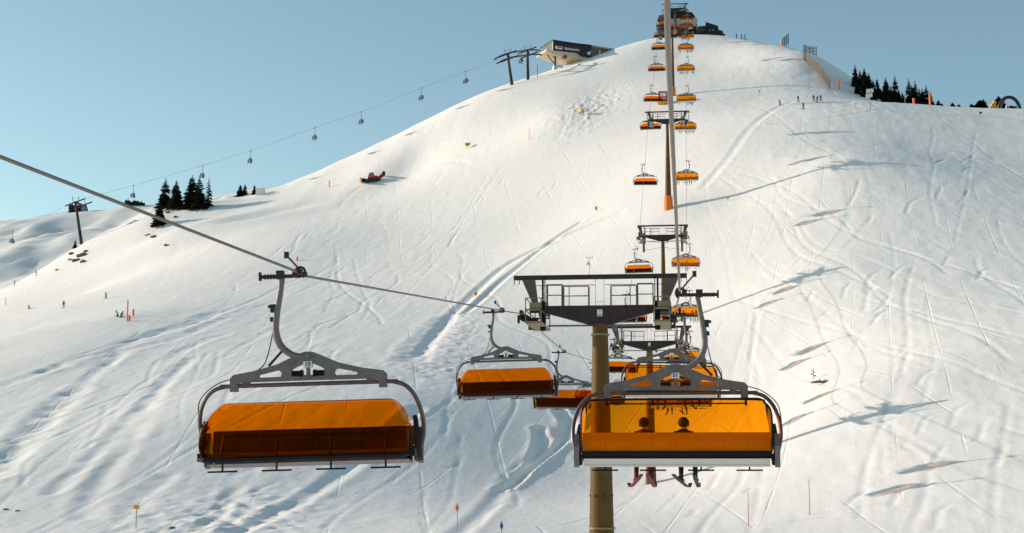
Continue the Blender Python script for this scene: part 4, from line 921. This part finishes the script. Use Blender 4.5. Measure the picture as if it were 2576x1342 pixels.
# ---------------------------------------------------------------- second chairlift behind the left ridge
LN = [(1250,150,491),(1172,180,490),(1060,222,488),(909,282,485),(792,322,483),(630,380,480),(510,417,477),(336,467,473),(190,507,470),(32,582,480),(-60,632,490)]
def l2(px, off=0.0):
    for a, b in zip(LN[:-1], LN[1:]):
        if px >= b[0] or b is LN[-1]:
            f = (px-a[0])/(b[0]-a[0]); q = P(px, a[1]+(b[1]-a[1])*f, a[2]+(b[2]-a[2])*f); return Vector(q)+Vector((0, off, 0))
L2P = [l2(x) for x in range(1250, -61, -15)]
for off, lab in ((0, 'thin cable of the far lift sloping across the sky'),):
    mb = MB(); mb.tube([q+Vector((0, off, 0)) for q in L2P], .035, 5); tag(mb.build('haul_rope', 'rope_steel', smooth=True), lab, 'steel cable', 'cables of the far lift')
UPC = chair_of['down']
def blue_chair():
    r = empty('lift_chair')
    for ch in UPC.children:
        c = ch.copy(); col.objects.link(c); c.parent = r
        if c.name.startswith('bubble'):
            c.data = ch.data.copy(); c.data.materials.clear(); c.data.materials.append(M['bubble_blue'])
        for g in ch.children: d = g.copy(); col.objects.link(d); d.parent = c
    return r
bc = blue_chair(); first = True
ang2 = math.atan2(L2P[20].y-L2P[0].y, L2P[20].x-L2P[0].x)
for k, (px, n_) in enumerate([(1172, 'first below the upper station'), (1060, 'second below the upper station'), (909, 'third below the upper station'), (792, 'fourth below the upper station'), (630, 'fifth below the upper station'), (510, 'above the clump of spruces'), (336, 'in front of the far skyline trees'), (213, 'at the leaning tower'), (32, 'past the leaning tower at the left edge')]):
    r = bc if first else copy_tree(bc); first = False; r.location = l2(px); r.rotation_euler = (0, 0, ang2-math.pi/2+R(8)); r.scale = (.62, 1.05, 1.0)
    tag(r, f'small blue-bubble chair of the far lift, {n_}', 'lift chair', 'blue chairs of the far lift')
for px, py, d, lab in [(1311, 133, 497, 'small blue-bubble chair hanging between the two station towers'), (1421, 128, 503, 'blue chair hanging under the upper station, left one'), (1462, 133, 506, 'blue chair hanging under the upper station, right one')]:
    r = copy_tree(bc); r.location = P(px, py, d); r.rotation_euler = (0, 0, ang2-math.pi/2); r.scale = (.62, .95, .72 if px > 1400 else .9); tag(r, lab, 'lift chair', 'blue chairs of the far lift')
def side_tower(px_t, py_t, px_b, py_b, d, label, arm=2.6):
    top = Vector(P(px_t, py_t, d)); base = Vector(P(px_b, py_b, d)); g = ground(base.x, base.y); t = empty('lift_tower', base, label=label, cat='lift tower', group='towers of the far lift'); o = base
    mb = MB(); mb.tube([Vector((0, 0, -1.5)), top-o], [.55, .36], 10); mb.build('pole', 'dark_steel', t, True)
    mb = MB(); c = top-o; dirl = Vector((math.cos(ang2), math.sin(ang2), 0)); sl_ = (l2(px_t-40)-l2(px_t+40)); sl_.normalize()
    mb.bar(c+Vector((0, -.5, .1)), c+Vector((0, 6, .1)), .5, .5); mb.bar(c-sl_*arm+Vector((0, -.3, 0)), c+sl_*arm+Vector((0, -.3, 0)), .25, .35); mb.bar(c-sl_*arm+Vector((0, 5.5, 0)), c+sl_*arm+Vector((0, 5.5, 0)), .25, .35); mb.build('crossarm', 'dark_steel', t)
    mb = MB()
    for s in (-1, 1): mb.bar(c+Vector((s*.8, 0, 0)), c+Vector((s*1.1, 0, 1.9)), .12, .12)
    mb.bar(c+Vector((-1.5, 0, 1.2)), c+Vector((1.5, 0, 1.6)), .06, .06); mb.build('railing', 'galvanised', t)
    return t
side_tower(190, 510, 206, 606, 470, 'leaning olive tower of the far lift on the left ridge above the rocks', 3.4)
side_tower(1277, 137, 1288, 204, 491, 'leaning tower before the upper station, farther from the building', 3.2)
side_tower(1327, 128, 1328, 190, 494, 'upright tower before the upper station, nearer the building', 3.2)
mb = MB(); A = [P(1243, 150, 491), P(1262, 140, 491), P(1285, 133, 492), P(1330, 126, 494), P(1360, 127, 496)]
A = [Vector(a) for a in A]
for a, b in zip(A[:-1], A[1:]): mb.bar(a, b, .30, .5); mb.bar(a+Vector((0, 5.5, 0)), b+Vector((0, 5.5, 0)), .30, .5)
tag(mb.build('sheave_track', 'galvanised'), 'curved roller track joining the two towers to the upper station', 'roller track')
mb = MB()
# ---------------------------------------------------------------- upper station building
def oriented(name, origin, ang, **k): return empty(name, origin, ang, **k)
S0 = Vector(P(1391, 126, 500)); S = oriented('lift_station', S0, R(28), label='upper lift station with navy side wall and white lettering, on the left skyline', cat='lift station')
Lf, Wd, Hh = 13.8, 10.0, 3.15
mb = MB(); mb.prism([(0, 0), (Lf, 0), (Lf, Hh), (0, Hh)], 'y', -.06, .05); mb.prism([(Lf*.62, -.02), (Lf*.72, -1.1), (Lf, -1.3), (Lf, -.02)], 'y', -.06, .05); fac = mb.build('side_wall', 'facade_navy', S)
mb = MB(); mb.prism([(.0, .02), (Lf, .02), (Lf, Hh-.1), (.0, Hh-.1)], 'y', .06, Wd); mb.build('glazing', 'window_glass', S)
mb = MB()
for k in range(8): mb.box((-.05, .35+k*1.33, Hh/2), (.10, .10, Hh))
mb.box((-.07, Wd/2, Hh-.02), (.22, Wd, .28)); mb.box((-.07, Wd/2, .0), (.22, Wd, .25)); mb.build('end_frame', 'cream', S)
mb = MB(); mb.prism([(-.5, Hh+.02), (Lf+11, Hh-.9), (Lf+11, Hh-.75), (-.5, Hh+.22)], 'y', -.45, Wd+.4); mb.build('roof', 'facade_navy', S)
mb = MB(); mb.prism([(-2.0, .3), (-.4, -.05), (Lf, -.1), (Lf, -2.2), (Lf*.5, -1.9), (.6, -1.3), (-2.2, -.5)], 'y', .5, Wd-.8); mb.build('machine_floor', 'cream', S)
mb = MB(); mb.box((-.1, -.12, Hh/2+.15), (.26, .22, Hh+.7)); mb.build('corner_post', 'cream', S)
mb = MB(); mb.prism([(Lf+.02, -5), (Lf+14, -4), (Lf+14, Hh-1.3), (Lf+.02, Hh-.6)], 'y', -.3, Wd+.3); mb.build('annex', 'brown_clad', S)
mb = MB(); mb.prism([(Lf+.04, Hh-.58), (Lf+14.3, Hh-1.28), (Lf+14.3, Hh-1.0), (Lf+.04, Hh-.15)], 'y', -.4, Wd+.6); mb.box((Lf+3, -.36, -.6), (.35, .1, 4)); mb.build('annex_roof', 'roof_snow', S)
mb = MB(); mb.box((1.9, 3.0, -3.2), (.7, .9, 4.2)); mb.bar((1.6, 3.0, -3.6), (-.9, 3.0, -1.0), .3, .3); mb.box((6.5, 3.0, -4.6), (9, .3, .25)); c1 = mb.build('column', 'tube_steel', S)
mb = MB(); mb.box((1.9, 3.0, -6.3), (1.15, 1.3, 3.4)); mb.build('column_foot', 'cream', c1)
me = text_mesh('Muldenbahn', 1.12, 'plate_white', .02, .014); me.transform(Matrix.Translation((6.85, -.10, .85))); link('lettering', me, None, fac)
mb = MB(); mb.box((2.1, -.09, .95), (2.6, .06, .95)); mb.build('sign_panel', 'plate_white', fac)
mb = MB(); mb.box((2.35, -.14, 1.05), (1.8, .06, .5)); mb.build('sign_mark', 'crimson_sign', fac)
mb = MB(); mb.prism([(12.1, .3), (13.0, .6), (13.6, 1.1), (13.7, .2), (13.2, -.5), (12.6, -.4)], 'y', -.12, -.065); mb.build('emblem', 'white_panel', fac)

# ---------------------------------------------------------------- top station of the line, the hut and what stands there
d0 = 516
def tp(px, py, d=d0): return Vector(P(px, py, d))
o = tp(1704, 95); T0 = empty('top_station', o, R(0), label='top station with dark hood and beige body behind the last tower', cat='lift station'); o0 = o.copy()
U = F_PX/d0
def X(px): return (px-1704)/U
def Z(py): return (95-py)/U*1.03
mb = MB(); mb.prism([(X(1657), Z(70)), (X(1745), Z(70)), (X(1755), Z(60)), (X(1755), Z(48)), (X(1735), Z(44)), (X(1660), Z(46)), (X(1656), Z(52))], 'y', 0, 18); mb.build('body', 'pale_clad', T0, bevel=.15)
mb = MB(); mb.prism([(X(1662), Z(47)), (X(1750), Z(46)), (X(1742), Z(34)), (X(1722), Z(30)), (X(1690), Z(28)), (X(1672), Z(32))], 'y', -.6, 17); mb.build('hood', 'facade_navy', T0, bevel=.15)
mb = MB(); mb.prism([(X(1672), Z(31.5)), (X(1690), Z(27.5)), (X(1722), Z(29.5)), (X(1740), Z(33.5)), (X(1732), Z(27)), (X(1708), Z(23)), (X(1688), Z(23)), (X(1676), Z(27))], 'y', 0, 16); mb.build('roof_snow_cap', 'roof_snow', T0)
mb = MB(); mb.prism([(X(1655), Z(74)), (X(1752), Z(74)), (X(1752), Z(71)), (X(1655), Z(71))], 'y', -1.5, 12); mb.build('platform', 'dark_steel', T0)
for x in (X(1668), X(1742)): mb = MB(); mb.box((x, 4, Z(86)), (.8, .8, 4.6)); mb.build('column', 'pale_clad', T0)
mb = MB(); mb.box((X(1663), -.8, Z(45)), (1.4, 1.2, 1.3)); mb.build('control_cabin', 'red_paint', T0)
mb = MB(); mb.box((X(1690), -.3, Z(66)), (.9, .5, .8)); mb.build('hatch', 'orange_paint', T0)
o = tp(1792, 92, 522); HT = empty('summit_hut', o, label='angular dark wooden hut on the summit right of the top station', cat='hut')
U2 = F_PX/522
def hx(px): return (px-1792)/U2
def hz(py): return (92-py)/U2*1.03
mb = MB(); mb.prism([(hx(1762), hz(86)), (hx(1762), hz(83)), (hx(1778), hz(80)), (hx(1776), hz(55)), (hx(1807), hz(66)), (hx(1808), hz(76)), (hx(1818), hz(79)), (hx(1819), hz(85)), (hx(1824), hz(87)), (hx(1824), hz(98)), (hx(1792), hz(98))], 'y', 0, 9); mb.build('walls', 'wood_dark', HT)
for q in (1786, 1794): mb = MB(); mb.box((hx(q), -.03, hz(76)), (.55, .06, .8)); mb.build('window', 'window_glass', HT)
mb = MB(); mb.prism([(hx(1742), hz(79)), (hx(1762), hz(79)), (hx(1776), hz(74)), (hx(1776), hz(64)), (hx(1742), hz(66))], 'y', 1.5, 7); mb.build('passage', 'brown_clad', HT)
mb = MB(); mb.prism([(hx(1740), hz(66)), (hx(1777), hz(64)), (hx(1777), hz(62)), (hx(1740), hz(64.5))], 'y', 1.2, 7.3); mb.build('passage_roof', 'tube_steel', HT)
mb = MB(); mb.tube([(hx(1777), 3, hz(55)), (hx(1777), 3, hz(47))], .04, 5); mb.build('mast', 'tube_steel', HT)
p = GD(1673, 408); p.z += .2; t = empty('red_cabin', p, label='small red control cabin beside the orange foot of the summit tower', cat='cabin')
mb = MB(); mb.box((0, 0, 1.75), (2.6, 2.2, 2.9)); cb = mb.build('walls', 'red_paint', t, bevel=.12); mb = MB(); mb.box((.1, -1.12, 2.2), (1.7, .05, 1.0)); mb.box((.0, -1.12, 1.2), (1.6, .05, .25)); mb.build('window', 'plate_white', cb)
mb = MB(); mb.box((0, 0, .05), (2.9, 2.4, .5)); mb.build('base', 'yellow_paint', t)
# white container at the skyline on the left
p = G(655, 490); t = empty('white_hut', p, label='small white box hut on the skyline right of the little spruces', cat='hut'); mb = MB(); mb.box((0, 0, .7), (2.4, 2.2, 2.2)); mb.build('walls', 'roof_snow', t); mb = MB(); mb.box((0, 0, 1.84), (2.7, 2.5, .12)); mb.build('roof', 'plate_white', t)
# inflatable arch, yellow crash mats and bystanders' frames at the right edge
p = GD(2556, 372); p.z += 0; t = empty('inflatable_arch', p, label='dark inflatable arch with pink inner side at the right edge', cat='arch')
q = [(2.6*math.cos(a), 0, -.3+3.6*math.sin(a)) for a in [math.pi*k/16 for k in range(17)]]; mb = MB(); mb.tube(q, .42, 10); mb.build('tube', 'arch_dark', t, True)
q = [(2.2*math.cos(a), .25, -.3+3.2*math.sin(a)) for a in [math.pi*k/16 for k in range(10, 17)]]; mb = MB(); mb.tube(q, .26, 8); mb.build('inner_band', 'pink', t, True)
for k, (px, z, s) in enumerate([(2512, .35, 1.0), (2521, .35, 1.0), (2516, 1.05, .9), (2519, 1.7, .6)]):
    p = GD(px, 371); t = empty('crash_mat', p+Vector((0, 0, z-.35)), .2, label=f'yellow crash mat left of the arch, {["bottom left", "bottom right", "middle", "topmost"][k]} of the pile', cat='crash mat', group='yellow mats piled by the arch')
    mb = MB(); mb.box((0, 0, .32), (1.3*s, .9, .62)); mb.build('mat', 'yellow_paint', t, bevel=.08); mb = MB(); mb.box((0, -.46, .32), (1.2*s, .03, .12)); mb.build('stripe', 'tube_steel', t)
for k, px in enumerate((2552, 2562, 2571)):
    p = GD(px, 375); t = empty('crate', p, .1, label=['grey crate seen through the arch, left', 'grey crate seen through the arch, middle', 'grey crate seen through the arch, right'][k], cat='crate', group='crates under the arch')
    mb = MB(); mb.box((0, 0, .7), (.8, .6, 1.5)); mb.build('box', ['plate_white', 'jacket_black', 'tube_steel'][k], t, bevel=.03); mb = MB(); mb.box((0, -.32, .9), (.4, .04, .5)); mb.build('panel', 'black', t)
# far skyline: shrubs and the thin fence on the hill across the valley
rnd = random.Random(12)
def hillz(x, y): return float(hill_f(np.array([[x]]), np.array([[y]]))[0, 0])
for k, (px, w_) in enumerate([(330, 9), (345, 6), (357, 3), (87, 3), (103, 2), (128, 4), (143, 3), (160, 2), (190, 8), (204, 7)]):
    q = ray(px, 545); s_ = 1000/q[1]; x, y = q[0]*s_, 1000.0; hh = [6, 5, 4, 2.2, 2, 2.5, 2.2, 2, 10, 8][k]
    mb = MB(); 
    for j in range(int(w_*7)): mb.blob((rnd.uniform(-w_/2, w_/2), rnd.uniform(-1.5, 1.5), rnd.uniform(0, hh*.5)), hh*rnd.uniform(.10, .2), (1, 1, 1.3), 1, .3, rnd)
    for j in range(max(2, int(w_/2))): x_ = rnd.uniform(-w_/2, w_/2); mb.tube([(x_, 0, 0), (x_, 0, hh*rnd.uniform(.7, 1))], [hh*.13, .05], 6)
    tag(mb.build('tree_clump', 'foliage', loc=(x, y, hillz(x, y)-.4)), f'dark clump of trees on the far left skyline, {ORD[k]} one built up from the right of the group' if False else ['big clump of trees behind the far chair on the far skyline', 'middling clump beside the big one on the far skyline', 'small clump right end on the far skyline', 'low bush on the far skyline, leftmost', 'low bush on the far skyline, second from the left', 'low bush on the far skyline, third from the left', 'low bush on the far skyline, fourth from the left', 'low bush on the far skyline, nearest the leaning tower', 'tall clump behind the leaning tower head, left part', 'tall clump behind the leaning tower head, right part'][k], 'trees', 'tree clumps on the far skyline')
mb = MB(); F_ = []
for k in range(26):
    px = -20+k*8.5; q = ray(px, 545); s_ = 1000/q[1]; x = q[0]*s_; F_.append(Vector((x, 1000, hillz(x, 1000)))); mb.bar(F_[-1], F_[-1]+Vector((0, 0, 2.2)), .15, .15)
for a, b in zip(F_[:-1], F_[1:]):
    for h_ in (1.0, 2.0): mb.bar(a+Vector((0, 0, h_)), b+Vector((0, 0, h_)), .06, .12)
tag(mb.build('ridge_fence', 'bubble_blue'), 'thin bluish fence along the far left skyline', 'fence')
